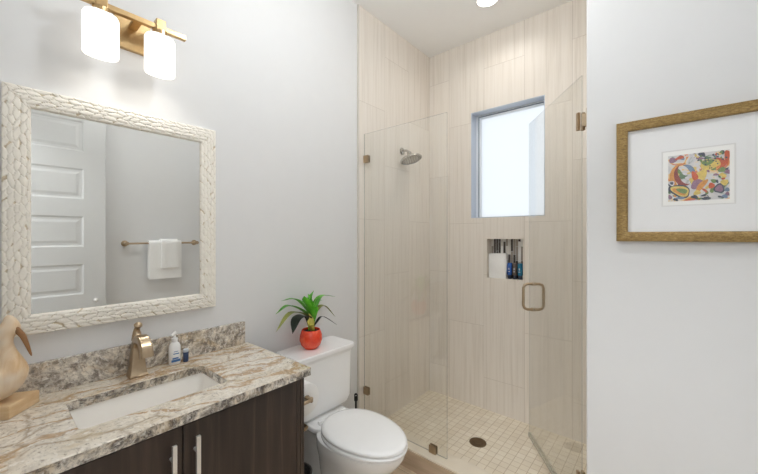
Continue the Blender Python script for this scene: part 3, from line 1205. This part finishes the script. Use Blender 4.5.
# ------------------------------------------------------------------ shower glass
yg = 1.750
fp = thing('fixed_glass_panel', 'fixed clear glass shower panel beside the toilet', 'glass panel', (0.34, yg, 0.123))


def sheet(bm, P0, P1, z0, z1, th=0.010):
    """Glass sheet from P0 to P1 (plan), faces slot 0, edges slot 1."""
    a, b = Vector((*P0, 0)), Vector((*P1, 0))
    d = (b - a).normalized()
    n = Vector((-d.y, d.x, 0)) * (th / 2)
    q = [a - n, b - n, b + n, a + n]
    lo = [bm.verts.new((p.x, p.y, z0)) for p in q]
    hi = [bm.verts.new((p.x, p.y, z1)) for p in q]
    for i in range(4):
        j = (i + 1) % 4
        f = bm.faces.new((lo[i], lo[j], hi[j], hi[i]))
        f.material_index = 0 if i in (0, 2) else 1
    bm.faces.new(lo[::-1]).material_index = 1
    bm.faces.new(hi).material_index = 1


bm = B(); sheet(bm, (0.0125, yg), (0.670, yg), 0.126, 2.146, 0.008); obj('glass', bm, [mat_glass, mat_edge], fp)
for z in (1.967, 0.335):
    bm = B()
    for s in (-1, 1):
        box(bm, (0.012, yg + s * 0.0045 - (0.007 if s < 0 else 0), z - 0.025), (0.058, yg + s * 0.0045 + (0.007 if s > 0 else 0), z + 0.025), 0.0015)
    obj('wall_clip', bm, mat_clip, fp, label='bronze wall clip')
bm = B()
for s in (-1, 1):
    box(bm, (0.552, yg + s * 0.0045 - (0.007 if s < 0 else 0), 0.1225), (0.600, yg + s * 0.0045 + (0.007 if s > 0 else 0), 0.170), 0.0015)
obj('curb_clip', bm, mat_clip, fp, label='bronze clip on the curb')

HX, HY = 1.352, 1.752
ex, ey = 0.968, 2.288
gd = thing('glass_shower_door', 'clear glass shower door swung open into the shower', 'shower door', (HX, HY, 0.145))
dv = Vector((ex - HX, ey - HY, 0)).normalized()
dn = Vector((-dv.y, dv.x, 0))
bm = B(); sheet(bm, (HX, HY), (ex, ey), 0.150, 2.150, 0.008); obj('glass', bm, [mat_glass, mat_edge_door], gd)
bm = B(); sheet(bm, (HX - 0.012 * 0.6, HY + 0.012 * 0.8), (ex, ey), 0.132, 0.158, 0.015); obj('sweep', bm, [mat_sweep, mat_sweep], gd, label='clear bottom seal strip')
bm = B()
L = (Vector((ex, ey, 0)) - Vector((HX, HY, 0))).length
hc = Vector((HX, HY, 0)) + dv * (L - 0.068)
for s in (-1, 1):
    pts = []
    for k, z in ((0.005, 0.965), (0.035, 0.965), (0.053, 0.972), (0.061, 0.99), (0.061, 1.045), (0.061, 1.10), (0.053, 1.118), (0.035, 1.125), (0.005, 1.125)):
        pts.append(hc + dn * (s * k) + Vector((0, 0, z)))
    tube(bm, pts, 0.0085, 12)
    for z in (0.965, 1.125):
        lathe(bm, [(0.013, 0), (0.013, 0.004)], hc + dn * (s * 0.005) + Vector((0, 0, z)), dn * s, 16)
obj('pull_handle', bm, mat_nickel, gd, smooth=True, label='nickel pull handle')
for z in (1.945, 0.315):
    bm = B()
    for s in (-1, 1):
        c0 = Vector((HX, HY, 0)) + dn * (s * 0.0105)
        rr = []
        for zz2 in (z - 0.040, z + 0.040):
            rr.append([c0 + dv * 0.004 - dn * 0.005 + Vector((0, 0, zz2)), c0 + dv * 0.022 - dn * 0.005 + Vector((0, 0, zz2)),
                       c0 + dv * 0.022 + dn * 0.005 + Vector((0, 0, zz2)), c0 + dv * 0.004 + dn * 0.005 + Vector((0, 0, zz2))])
        loft(bm, rr)
    box(bm, (XS - 0.008, HY - 0.028, z - 0.045), (XS - 0.0005, HY + 0.028, z + 0.045), 0.001)
    box(bm, (XS - 0.026, HY - 0.010, z - 0.028), (XS - 0.008, HY + 0.010, z + 0.028), 0.001)
    obj('hinge', bm, mat_nickel, gd, label='nickel wall hinge')

# shower head
sh = thing('overhead_shower', 'chrome round shower head on the tiled side wall', 'shower head', (0.008, 2.20, 2.10))
bm = B(); lathe(bm, [(0.030, 0.0005), (0.029, 0.005), (0.018, 0.012), (0.010, 0.014)], (0.008, 2.20, 2.112), (1, 0, 0), 24); obj('flange', bm, mat_chrome, sh, smooth=True)
bm = B(); tube(bm, smooth_path([(0.012, 2.20, 2.112), (0.045, 2.20, 2.112), (0.070, 2.20, 2.100), (0.082, 2.20, 2.082)], 5), 0.0095, 12); obj('arm', bm, mat_chrome, sh, smooth=True)
hn = Vector((0.30, 0.0, -0.95)).normalized()
bm = B()
lathe(bm, [(0.012, -0.030), (0.018, -0.020), (0.019, -0.008), (0.026, 0.0), (0.058, 0.014), (0.082, 0.026), (0.088, 0.034), (0.088, 0.041), (0.082, 0.044), (0.080, 0.040), (0.004, 0.040)],
      Vector((0.088, 2.20, 2.068)), hn, 32)
obj('head', bm, mat_chrome, sh, smooth=True)
bm = B()
for rr, k in ((0.02, 6), (0.04, 12), (0.06, 18), (0.072, 22)):
    for i in range(k):
        a = 2 * PI * i / k
        u = hn.cross(Vector((0, 1, 0))).normalized()
        c = Vector((0.088, 2.20, 2.068)) + hn * 0.0402 + u * (rr * math.cos(a)) + Vector((0, 1, 0)) * (rr * math.sin(a))
        lathe(bm, [(0.0032, 0), (0.002, 0.003)], c, hn, 6)
obj('spray_nozzles', bm, mat_black, sh, label='dark rubber spray nozzles')

# shower drain
bm = B()
lathe(bm, [(0.056, 0.0003), (0.056, 0.0025), (0.050, 0.0035), (0.046, 0.0022), (0.004, 0.0022)], (0.672, 2.165, 0.03), n=36)
for i in range(16):
    a = 2 * PI * i / 16
    for rr in (0.016, 0.031):
        lathe(bm, [(0.0035, 0.0022), (0.0035, 0.0036), (0.001, 0.0037)], (0.672 + rr * math.cos(a + rr * 90), 2.165 + rr * math.sin(a + rr * 90), 0.03), n=6)
dr = obj('shower_drain', bm, mat_bronze, origin=(0.672, 2.165, 0.03), smooth=True)
tag(dr, 'round bronze drain cover in the mosaic shower floor', 'drain')

# ------------------------------------------------------------------ niche contents
tw = B()
nx, ny = 10, 14
tx0, tx1, ty, tz0, tz1 = 0.5485, 0.692, YB + 0.012, NZ0 + 0.0006, NZ0 + 0.195
rows = []
for k in range(ny + 1):
    t = k / ny
    row = []
    th = 0.020 + 0.004 * math.sin(PI * t)
    for q in range(28):
        a = 2 * PI * q / 28
        cx, sy = math.cos(a), math.sin(a)
        ex_ = math.copysign(abs(cx) ** 0.35, cx)
        ey_ = math.copysign(abs(sy) ** 0.6, sy)
        x = (tx0 + tx1) / 2 + ex_ * ((tx1 - tx0) / 2 - 0.002 * math.sin(7 * t + 1))
        y = ty + 0.022 + ey_ * th + 0.0025 * math.sin(9 * t + 3 * cx)
        row.append(Vector((x, y, tz0 + (tz1 - tz0) * t + (0.004 * cx if k == ny else 0))))
    rows.append(row)
loft(tw, rows)
o = obj('folded_washcloth', tw, mat_towel, origin=(0.620, ty + 0.022, NZ0), smooth=True)
tag(o, 'white folded washcloth standing in the shower niche', 'towel')


def toiletry(x, m, label):
    t = thing('toiletry_bottle', label, 'bottle', (x, YB + 0.036, NZ0), 'small bottles in the shower niche')
    bm = B()
    lathe(bm, [(0.0165, 0.0306), (0.0175, 0.034), (0.0185, 0.10), (0.018, 0.118), (0.016, 0.124)], (x, YB + 0.036, NZ0), n=20)
    bo = obj('bottle', bm, m, t, smooth=True)
    bm = B()
    box(bm, (x - 0.006, YB + 0.0170, NZ0 + 0.055), (x + 0.006, YB + 0.0182, NZ0 + 0.062))
    box(bm, (x - 0.004, YB + 0.0170, NZ0 + 0.072), (x + 0.004, YB + 0.0182, NZ0 + 0.086))
    obj('print', bm, mat_greycap, bo)
    bm = B()
    lathe(bm, [(0.014, 0.0005), (0.0145, 0.002), (0.0145, 0.030)], (x, YB + 0.036, NZ0), n=20)
    obj('cap', bm, mat_bcap, t, smooth=True)


toiletry(0.7135, mat_bblue, 'royal blue toiletry bottle touching the white washcloth in the niche')
toiletry(0.7525, mat_bbrown, 'brown toiletry bottle between the two blue ones in the niche')
toiletry(0.7915, mat_bteal, 'teal blue toiletry bottle against the right side of the niche')

# ------------------------------------------------------------------ toilet
TY = 1.239
tl = thing('toilet', 'white two-piece toilet with the lid closed beside the vanity', 'toilet', (0.35, TY, 0.0))


def egg(xb, xf, hw, z, n=40, back=2.6):
    """Elongated seat outline, blunt at the back, round at the front."""
    xm = xb + (xf - xb) * 0.42
    out = []
    for i in range(n):
        a = 2 * PI * i / n
        c, s = math.cos(a), math.sin(a)
        if c >= 0:
            x = xm + (xf - xm) * c
            y = hw * s
        else:
            x = xm + (xm - xb) * math.copysign(abs(c) ** (2 / back), c)
            y = hw * math.copysign(abs(s) ** (2 / back), s)
        out.append(Vector((x, TY + y, z)))
    return out


bm = B()
loft(bm, [egg(0.215, 0.545, 0.120, 0.0005), egg(0.215, 0.545, 0.120, 0.02), egg(0.225, 0.525, 0.108, 0.06), egg(0.225, 0.53, 0.106, 0.14), egg(0.22, 0.57, 0.122, 0.22),
          egg(0.22, 0.635, 0.140, 0.29), egg(0.22, 0.69, 0.162, 0.345), egg(0.225, 0.716, 0.172, 0.385), egg(0.23, 0.722, 0.174, 0.408), egg(0.24, 0.714, 0.168, 0.413)])
# the rear foot running back to the wall and the shelf under the tank
loft(bm, [[Vector((x, y, z)) for x, y in rrect(cx, TY, w, h, r, 5)] for cx, w, h, r, z in
          ((0.17, 0.26, 0.22, 0.05, 0.0006), (0.17, 0.25, 0.19, 0.05, 0.05), (0.17, 0.25, 0.17, 0.05, 0.24), (0.16, 0.26, 0.20, 0.06, 0.34), (0.155, 0.27, 0.23, 0.06, 0.375), (0.155, 0.28, 0.25, 0.05, 0.398), (0.155, 0.28, 0.265, 0.05, 0.404), (0.155, 0.28, 0.265, 0.05, 0.422), (0.155, 0.27, 0.255, 0.045, 0.427))])
obj('bowl', bm, mat_porcelain, tl, smooth=True, angle=50)
bm = B()
loft(bm, [[Vector((x, y, z)) for x, y in rrect(cx, TY, w, h, 0.035, 6)] for cx, w, h, z in
          ((0.112, 0.130, 0.220, 0.428), (0.112, 0.160, 0.310, 0.438), (0.112, 0.182, 0.372, 0.456), (0.113, 0.190, 0.398, 0.486), (0.1125, 0.196, 0.404, 0.742))])
obj('tank', bm, mat_porcelain, tl, smooth=True, angle=50)
bm = B()
loft(bm, [[Vector((x, y, z)) for x, y in rrect(cx, TY, w, h, r, 5)] for cx, w, h, r, z in
          ((0.1135, 0.198, 0.404, 0.03, 0.7425), (0.1145, 0.199, 0.405, 0.03, 0.750), (0.1175, 0.210, 0.410, 0.025, 0.762), (0.1175, 0.214, 0.416, 0.022, 0.768), (0.1175, 0.214, 0.416, 0.022, 0.784), (0.1175, 0.206, 0.408, 0.020, 0.790))])
obj('tank_lid', bm, mat_porcelain, tl, smooth=True, angle=25)
bm = B()
loft(bm, [egg(0.252, 0.722, 0.172, 0.4135, back=2.1), egg(0.248, 0.728, 0.176, 0.417, back=2.1), egg(0.248, 0.728, 0.176, 0.427, back=2.1), egg(0.254, 0.722, 0.171, 0.4305, back=2.1)])
obj('seat', bm, mat_plastic, tl, smooth=True, angle=60)
bm = B()
loft(bm, [egg(0.252, 0.718, 0.166, 0.4330, back=2.1), egg(0.246, 0.726, 0.172, 0.437, back=2.1), egg(0.246, 0.726, 0.172, 0.446, back=2.1), egg(0.251, 0.720, 0.167, 0.452, back=2.1),
          egg(0.268, 0.700, 0.150, 0.456, back=2.1), egg(0.34, 0.60, 0.08, 0.4585)])
obj('seat_lid', bm, mat_plastic, tl, smooth=True, angle=60)
for s in (-1, 1):
    bm = B()
    tube(bm, [(0.248, TY + s * 0.052, 0.436), (0.248, TY + s * 0.095, 0.436)], 0.011, 14)
    obj('lid_hinge', bm, mat_plastic, tl, smooth=True)

# toilet paper and its holder on the vanity side
bm = B()
for z in (0.688, 0.572):
    lathe(bm, [(0.024, 0.0), (0.022, 0.006), (0.010, 0.010)], (0.430, 0.8572, z), (0, 1, 0), 20)
box(bm, (0.420, 0.8573, 0.572), (0.440, 0.8633, 0.688), 0.001)
ph = obj('paper_holder', bm, mat_nickel, cab, smooth=True, label='nickel toilet paper holder on the side panel')
bm = B()
tube(bm, smooth_path([(0.430, 0.866, 0.688), (0.430, 0.91, 0.688), (0.428, 0.947, 0.688), (0.405, 0.955, 0.688), (0.27, 0.955, 0.688)], 5), 0.008, 10)
lathe(bm, [(0.006, -0.004), (0.012, 0.0), (0.013, 0.008), (0.009, 0.013)], (0.424, 0.951, 0.688), (0.6, 0.8, 0), 14)
obj('roll_arm', bm, mat_nickel, ph, smooth=True)
bm = B()
tube(bm, smooth_path([(0.430, 0.866, 0.572), (0.430, 0.90, 0.572), (0.426, 0.928, 0.572), (0.405, 0.936, 0.572), (0.30, 0.936, 0.572)], 5), 0.007, 10)
obj('spare_arm', bm, mat_bronze, ph, smooth=True)
bm = B()
cx0, cx1, cy, cz, ro, ri = 0.285, 0.392, 0.955, 0.6752, 0.073, 0.022
prof = [(ri, cx0), (ro - 0.002, cx0), (ro, cx0 + 0.002), (ro, cx1 - 0.002), (ro - 0.002, cx1), (ri, cx1)]
loft(bm, [circle((x, cy, cz), r, 36, (1, 0, 0)) for r, x in prof], loop=True)
o = obj('toilet_paper_roll', bm, mat_paper, origin=(0.34, cy, cz), smooth=True, angle=50)
tag(o, 'white toilet paper roll hanging beside the vanity', 'toilet paper')

# brush beside the toilet
tb = thing('toilet_brush', 'black handled brush standing between the toilet and the shower glass', 'toilet brush', (0.085, 1.590, 0.0))
bm = B(); lathe(bm, [(0.042, 0.0005), (0.044, 0.01), (0.040, 0.13), (0.034, 0.135)], (0.085, 1.590, 0.0), n=24); obj('holder', bm, mat_black, tb, smooth=True)
bm = B()
tube(bm, [(0.085, 1.59, 0.135), (0.085, 1.59, 0.345)], 0.007, 12)
lay = B()
hole = [(0.005 * math.cos(2 * PI * i / 16), 0.374 + 0.005 * math.sin(2 * PI * i / 16)) for i in range(16)]
slab_with_hole(lay, rrect(0, 0.362, 0.024, 0.052, 0.011, 5), hole, -0.004, 0.004)
ux, uy = 0.70, 0.714
for v in lay.verts:
    a_, z_, h_ = v.co
    v.co = Vector((0.085 + ux * a_ + uy * h_, 1.59 + uy * a_ - ux * h_, z_))
tmp = bpy.data.meshes.new('tmp')
lay.to_mesh(tmp); lay.free()
bm.from_mesh(tmp)
bpy.data.meshes.remove(tmp)
obj('handle', bm, mat_black, tb, smooth=True)

# ------------------------------------------------------------------ potted plant on the tank
PX, PY, PZ = 0.108, 1.203, 0.7902
pp = thing('potted_plant', 'green spiky plant in a red ceramic pot on the toilet tank', 'plant', (PX, PY, PZ))
bm = B()
lathe(bm, [(0.034, 0.0004), (0.038, 0.002), (0.056, 0.022), (0.064, 0.05), (0.062, 0.078), (0.053, 0.102), (0.050, 0.107), (0.047, 0.106), (0.047, 0.094), (0.004, 0.093)], (PX, PY, PZ), n=36)
obj('pot', bm, mat_pot, pp, smooth=True, angle=60)
bm = B(); lathe(bm, [(0.043, 0.0935), (0.040, 0.098), (0.004, 0.101)], (PX, PY, PZ), n=24); obj('soil', bm, mat_soil, pp, smooth=True)


def strap_leaf(bm, pts, wid, fold=0.25, tip=0.5, start=0.35, mi=0):
    wid *= 1.22
    P = smooth_path(pts, 6)
    n = len(P)
    rows = []
    for i, p in enumerate(P):
        t = (P[min(i + 1, n - 1)] - P[max(i - 1, 0)]).normalized()
        k = i / (n - 1)
        sd = t.cross(Vector((0, 0, 1)))
        if sd.length < 0.15:
            sd = Vector((0.65, 0.76, 0))
        sd.normalize()
        if sd.dot(Vector((0.65, 0.76, 0))) < 0 and False:
            sd = -sd
        up = sd.cross(t).normalized()
        w = wid * 0.5 * ((start + (1 - start) * min(1, k / 0.45)) if k < 0.45 else max(0.03, (1 - ((k - 0.45) / 0.55) ** 2.0)))
        rows.append([p - sd * w + up * (fold * w), p - sd * (w * 0.5) + up * (fold * 0.35 * w), p, p + sd * (w * 0.5) + up * (fold * 0.35 * w), p + sd * w + up * (fold * w)])
    top = [[bm.verts.new(q) for q in r] for r in rows]
    bot = [[bm.verts.new(q - Vector((0.0004, 0.0004, 0.0008))) for q in r] for r in rows]
    for i in range(n - 1):
        for j in range(4):
            bm.faces.new((top[i][j], top[i][j + 1], top[i + 1][j + 1], top[i + 1][j])).material_index = mi
            bm.faces.new((bot[i][j + 1], bot[i][j], bot[i + 1][j], bot[i + 1][j + 1])).material_index = mi
        for j in (0, 4):
            bm.faces.new((top[i][j], top[i + 1][j], bot[i + 1][j], bot[i][j])).material_index = mi


b0 = (PX, PY, PZ + 0.095)
b1 = (PX, PY, PZ + 0.175)
bm = B()
strap_leaf(bm, [b0, b1, (0.102, 1.107, 1.075), (0.103, 1.013, 1.084)], 0.034)
strap_leaf(bm, [b0, (0.11, 1.19, 0.97), (0.13, 1.048, 1.056), (0.14, 0.955, 1.030)], 0.036)
strap_leaf(bm, [b0, (0.10, 1.215, 1.00), (0.08, 1.215, 1.060), (0.06, 1.261, 1.103)], 0.030)
strap_leaf(bm, [b0, (0.10, 1.23, 1.00), (0.07, 1.308, 1.064), (0.05, 1.44, 1.043)], 0.034)
strap_leaf(bm, [b0, (0.10, 1.20, 1.00), (0.06, 1.163, 1.056), (0.04, 1.11, 1.078)], 0.030)
strap_leaf(bm, [b0, (0.10, 1.22, 0.99), (0.05, 1.263, 1.028), (0.03, 1.349, 1.031)], 0.028)
obj('foliage', bm, mat_leaf, pp, smooth=True, recalc=False, angle=70)
bm = B()
strap_leaf(bm, [b0, (0.118, 1.195, 0.985), (0.120, 1.160, 1.055), (0.130, 1.140, 1.095)], 0.054)
strap_leaf(bm, [b0, (0.112, 1.205, 0.99), (0.112, 1.190, 1.06), (0.105, 1.185, 1.10)], 0.044)
strap_leaf(bm, [b0, (0.12, 1.21, 0.98), (0.125, 1.215, 1.04), (0.135, 1.225, 1.075)], 0.040)
obj('young_leaves', bm, mat_leaf_bright, pp, smooth=True, recalc=False, angle=70, label='bright green upright young leaves')
bm = B()
strap_leaf(bm, [b0, (0.12, 1.17, 0.975), (0.15, 1.040, 1.021), (0.19, 0.925, 0.955)], 0.036)
strap_leaf(bm, [b0, (0.115, 1.225, 0.98), (0.12, 1.285, 1.018), (0.14, 1.358, 0.945)], 0.036)
obj('old_leaves', bm, mat_leaf_olive, pp, smooth=True, recalc=False, angle=70, label='olive green older leaves')
bm = B()
strap_leaf(bm, [b0, (0.125, 1.165, 0.975), (0.14, 1.085, 0.982), (0.165, 1.040, 0.918)], 0.060, fold=0.15, start=0.15)
strap_leaf(bm, [b0, (0.10, 1.25, 0.925), (0.08, 1.315, 0.943), (0.06, 1.445, 0.865)], 0.016)
obj('dark_leaves', bm, mat_leaf_dark, pp, smooth=True, recalc=False, angle=70, label='nearly black drooping leaves')
bm = B()
strap_leaf(bm, [(0.128, 1.20, 0.885), (0.150, 1.170, 0.930), (0.140, 1.172, 0.965), (0.130, 1.168, 1.0)], 0.032, fold=0.5, start=0.6)
obj('sheath', bm, mat_leaf_yellow, pp, smooth=True, recalc=False, angle=70, label='yellowish leaf sheath')

# ------------------------------------------------------------------ framed picture on the right
pf = thing('framed_picture', 'small colourful abstract print in a wide mat and gilt frame', 'picture', (1.73, YP, 1.405))


def on_front(a, b, h):
    return Vector((a, YP - h, b))


PX0, PX1, PZ0, PZ1 = 1.525, 1.935, 1.441, 1.840
bm = B()
ring_frame(bm, on_front, PX0, PX1, PZ0, PZ1, [(0, 0.010), (0, 0.020), (0.006, 0.024), (0.028, 0.028), (0.036, 0.026), (0.037, 0.022), (0.037, 0.001), (0.004, 0.001), (0.004, 0.010)])
obj('gilt_frame', bm, mat_gilt, pf, smooth=True, angle=25)
bm = B(); box(bm, (PX0 - 0.0035, YP - 0.009, PZ0 - 0.0035), (PX1 + 0.0035, YP - 0.002, PZ1 + 0.0035)); obj('mat_board', bm, mat_mat, pf)
bm = B()
ax0, ax1, az0, az1 = 1.632, 1.819, 1.540, 1.740
ring_frame(bm, on_front, ax0, ax1, az0, az1, [(0, 0.0091), (0.0045, 0.0091), (0.0045, 0.0098), (0, 0.0094)])
obj('mat_bevel', bm, mat_bevel_line, pf)
bm = B(); box(bm, (ax0, YP - 0.0096, az0), (ax1, YP - 0.0091, az1)); obj('paper', bm, mat_sheet, pf)
ix0, ix1, iz0, iz1 = 1.647, 1.808, 1.554, 1.724
arts = [mat_art] + [simple('ink_%d' % i, srgb(*c), 0.7, var=0.12, nscale=120) for i, c in enumerate(
    [(196, 92, 56), (216, 150, 76), (222, 196, 108), (118, 142, 86), (74, 80, 90), (146, 112, 132), (214, 210, 212), (146, 74, 66), (118, 138, 162)])]
bm = B()
box(bm, (ix0, YP - 0.0100, iz0), (ix1, YP - 0.0096, iz1))
ra = random.Random(21)
level = [0.01005]


def blob(u, v, ru, rv, rot, mi, arc=None, thick=0.4):
    """Ellipse, or a crescent when arc is given; u, v in picture fractions."""
    level[0] += 0.000012
    w, h = ix1 - ix0, iz1 - iz0
    out = []
    if arc is None:
        for i in range(20):
            a = 2 * PI * i / 20
            k = 1 + 0.12 * math.sin(3 * a + u * 20)
            out.append((ru * k * math.cos(a), rv * k * math.sin(a)))
    else:
        m = 14
        for i in range(m + 1):
            a = arc[0] + (arc[1] - arc[0]) * i / m
            out.append((ru * math.cos(a), rv * math.sin(a)))
        for i in range(m, -1, -1):
            a = arc[0] + (arc[1] - arc[0]) * i / m
            k = 1 - thick * math.sin(PI * i / m) - 0.02
            out.append((ru * k * math.cos(a), rv * k * math.sin(a)))
    vs = []
    for x, y in out:
        X = u + x * math.cos(rot) - y * math.sin(rot)
        Y = v + x * math.sin(rot) + y * math.cos(rot)
        X, Y = min(max(X, 0.0), 1.0), min(max(Y, 0.0), 1.0)
        vs.append(bm.verts.new(on_front(ix0 + w * X, iz0 + h * Y, level[0])))
    try:
        bm.faces.new(vs).material_index = mi
    except ValueError:
        pass


for i in range(70):
    blob(ra.uniform(0.03, 0.97), ra.uniform(0.03, 0.97), ra.uniform(0.02, 0.07), ra.uniform(0.015, 0.05), ra.uniform(0, 3.1), ra.choice((1, 2, 3, 4, 5, 6, 7, 7, 7, 9, 5)))
for a in ((0.24, 0.52, 0.22, 0.30, 0.0, 2, (1.6, 4.9), 0.45), (0.27, 0.56, 0.17, 0.24, 0.1, 8, (1.9, 5.2), 0.5), (0.30, 0.58, 0.16, 0.20, 0.0, 9, (-0.6, 1.9), 0.5),
          (0.20, 0.22, 0.20, 0.13, -0.5, 5), (0.21, 0.22, 0.17, 0.10, -0.5, 3), (0.20, 0.21, 0.13, 0.065, -0.5, 2), (0.24, 0.22, 0.10, 0.05, -0.4, 4),
          (0.52, 0.45, 0.11, 0.20, -0.4, 3), (0.50, 0.34, 0.12, 0.10, 0.5, 6), (0.56, 0.30, 0.05, 0.16, -0.6, 2), (0.49, 0.16, 0.06, 0.05, 0.3, 3), (0.45, 0.52, 0.05, 0.10, 0.3, 1),
          (0.70, 0.74, 0.17, 0.11, 0.1, 3), (0.78, 0.73, 0.17, 0.13, 0.1, 1, (-1.7, 1.8), 0.5), (0.66, 0.78, 0.10, 0.06, 0.2, 4),
          (0.72, 0.29, 0.05, 0.06, 0.0, 1), (0.84, 0.22, 0.085, 0.10, 0.1, 5), (0.84, 0.22, 0.06, 0.07, 0.1, 6), (0.92, 0.34, 0.06, 0.06, 0, 3), (0.88, 0.60, 0.06, 0.05, 0.4, 4),
          (0.96, 0.86, 0.04, 0.14, 0.0, 1), (0.08, 0.90, 0.07, 0.06, 0, 6), (0.20, 0.94, 0.08, 0.035, 0.3, 1), (0.06, 0.40, 0.05, 0.06, 0.6, 7), (0.06, 0.40, 0.03, 0.035, 0.6, 5)):
    blob(*a)
for i in range(22):
    blob(ra.uniform(0.45, 0.95), ra.uniform(0.80, 0.98), ra.uniform(0.012, 0.024), ra.uniform(0.012, 0.024), ra.uniform(0, 3), ra.choice((4, 5, 5, 3)))
for i in range(14):
    blob(ra.uniform(0.55, 0.85), ra.uniform(0.65, 0.85), 0.012, 0.014, 0, 5)
for i in range(8):
    blob(ra.uniform(0.02, 0.7), ra.uniform(0.02, 0.10), ra.uniform(0.04, 0.09), ra.uniform(0.015, 0.03), ra.uniform(-0.5, 0.5), ra.choice((5, 5, 9, 4)))
obj('print', bm, arts, pf, recalc=False, label='colourful abstract print')
bm = B()
vs = [bm.verts.new(on_front(a, b, 0.0135)) for a, b in ((PX0 - 0.001, PZ0 - 0.001), (PX1 + 0.001, PZ0 - 0.001), (PX1 + 0.001, PZ1 + 0.001), (PX0 - 0.001, PZ1 + 0.001))]
bm.faces.new(vs)
obj('picture_glass', bm, mat_picglass, pf)

# ------------------------------------------------------------------ towel bar and towels on the right wall (seen in the mirror)
BX, BZ = 2.080, 1.357
tbar = thing('towel_bar', 'long brushed nickel towel bar on the wall opposite the mirror', 'towel bar', (XR, 1.13, BZ))
bm = B(); tube(bm, [(BX, 0.815, BZ), (BX, 1.445, BZ)], 0.009, 14); obj('rail', bm, mat_nickel, tbar, smooth=True)
for y in (0.833, 1.427):
    bm = B()
    lathe(bm, [(0.028, 0.0005), (0.026, 0.007), (0.012, 0.012), (0.011, 0.052), (0.016, 0.060), (0.017, 0.072), (0.016, 0.084)], (XR, y, BZ), (-1, 0, 0), 22)
    obj('post', bm, mat_nickel, tbar, smooth=True)


def draped(name, y0, y1, front, back, rad, th, seed):
    """A towel folded over the rail: closed thick ribbon."""
    bm = B()
    path = []
    path.append((BX - rad, BZ - front))
    for k in range(1, 8):
        path.append((BX - rad, BZ - front + front * k / 8))
    for k in range(9):
        a = PI - PI * k / 8
        path.append((BX + rad * math.cos(a), BZ + rad * math.sin(a)))
    for k in range(1, 9):
        path.append((BX + rad, BZ - back * k / 8))
    inner = []
    for k, (x, z) in enumerate(path):
        r2 = rad - th
        if k < 8:
            inner.append((BX - r2, z))
        elif k < 17:
            a = PI - PI * (k - 8) / 8
            inner.append((BX + r2 * math.cos(a), BZ + r2 * math.sin(a)))
        else:
            inner.append((BX + r2, z))
    loop = path + inner[::-1]
    M = 14
    rings = []
    for q in range(M + 1):
        t = q / M
        y = y0 + (y1 - y0) * t
        edge = 0.75 if q in (0, M) else 1.0
        ring = []
        for i, (x, z) in enumerate(loop):
            wv = 0.0020 * math.sin(9 * t + seed + z * 22) * min(1.0, max(0.0, (BZ - z) / 0.08))
            cx = path[i][0] if i < len(path) else path[2 * len(path) - 1 - i][0]
            ix = inner[i][0] if i < len(path) else inner[2 * len(path) - 1 - i][0]
            mx = (cx + ix) / 2
            ring.append(Vector((mx + (x - mx) * edge + wv, y, z)))
        rings.append(ring)
    loft(bm, rings)
    return obj(name, bm, mat_towel, origin=(BX, (y0 + y1) / 2, BZ - front), smooth=True, angle=70)


o = draped('bath_towel', 1.000, 1.275, 0.340, 0.33, 0.0245, 0.014, 0.0)
tag(o, 'larger white bath towel hanging over the towel bar', 'towel')
o = draped('hand_towel', 1.095, 1.240, 0.238, 0.225, 0.0400, 0.012, 1.3)
tag(o, 'small white hand towel draped on top of the bath towel', 'towel')

# small basket between vanity and toilet
bm = B()
lathe(bm, [(0.062, 0.0005), (0.066, 0.01), (0.076, 0.295), (0.078, 0.30), (0.071, 0.30), (0.060, 0.02), (0.004, 0.018)], (0.30, 0.962, 0.0), n=30)
o = obj('wastebasket', bm, mat_basket, origin=(0.30, 0.962, 0.0), smooth=True)
tag(o, 'small dark grey wastebasket between the vanity and the toilet', 'wastebasket')
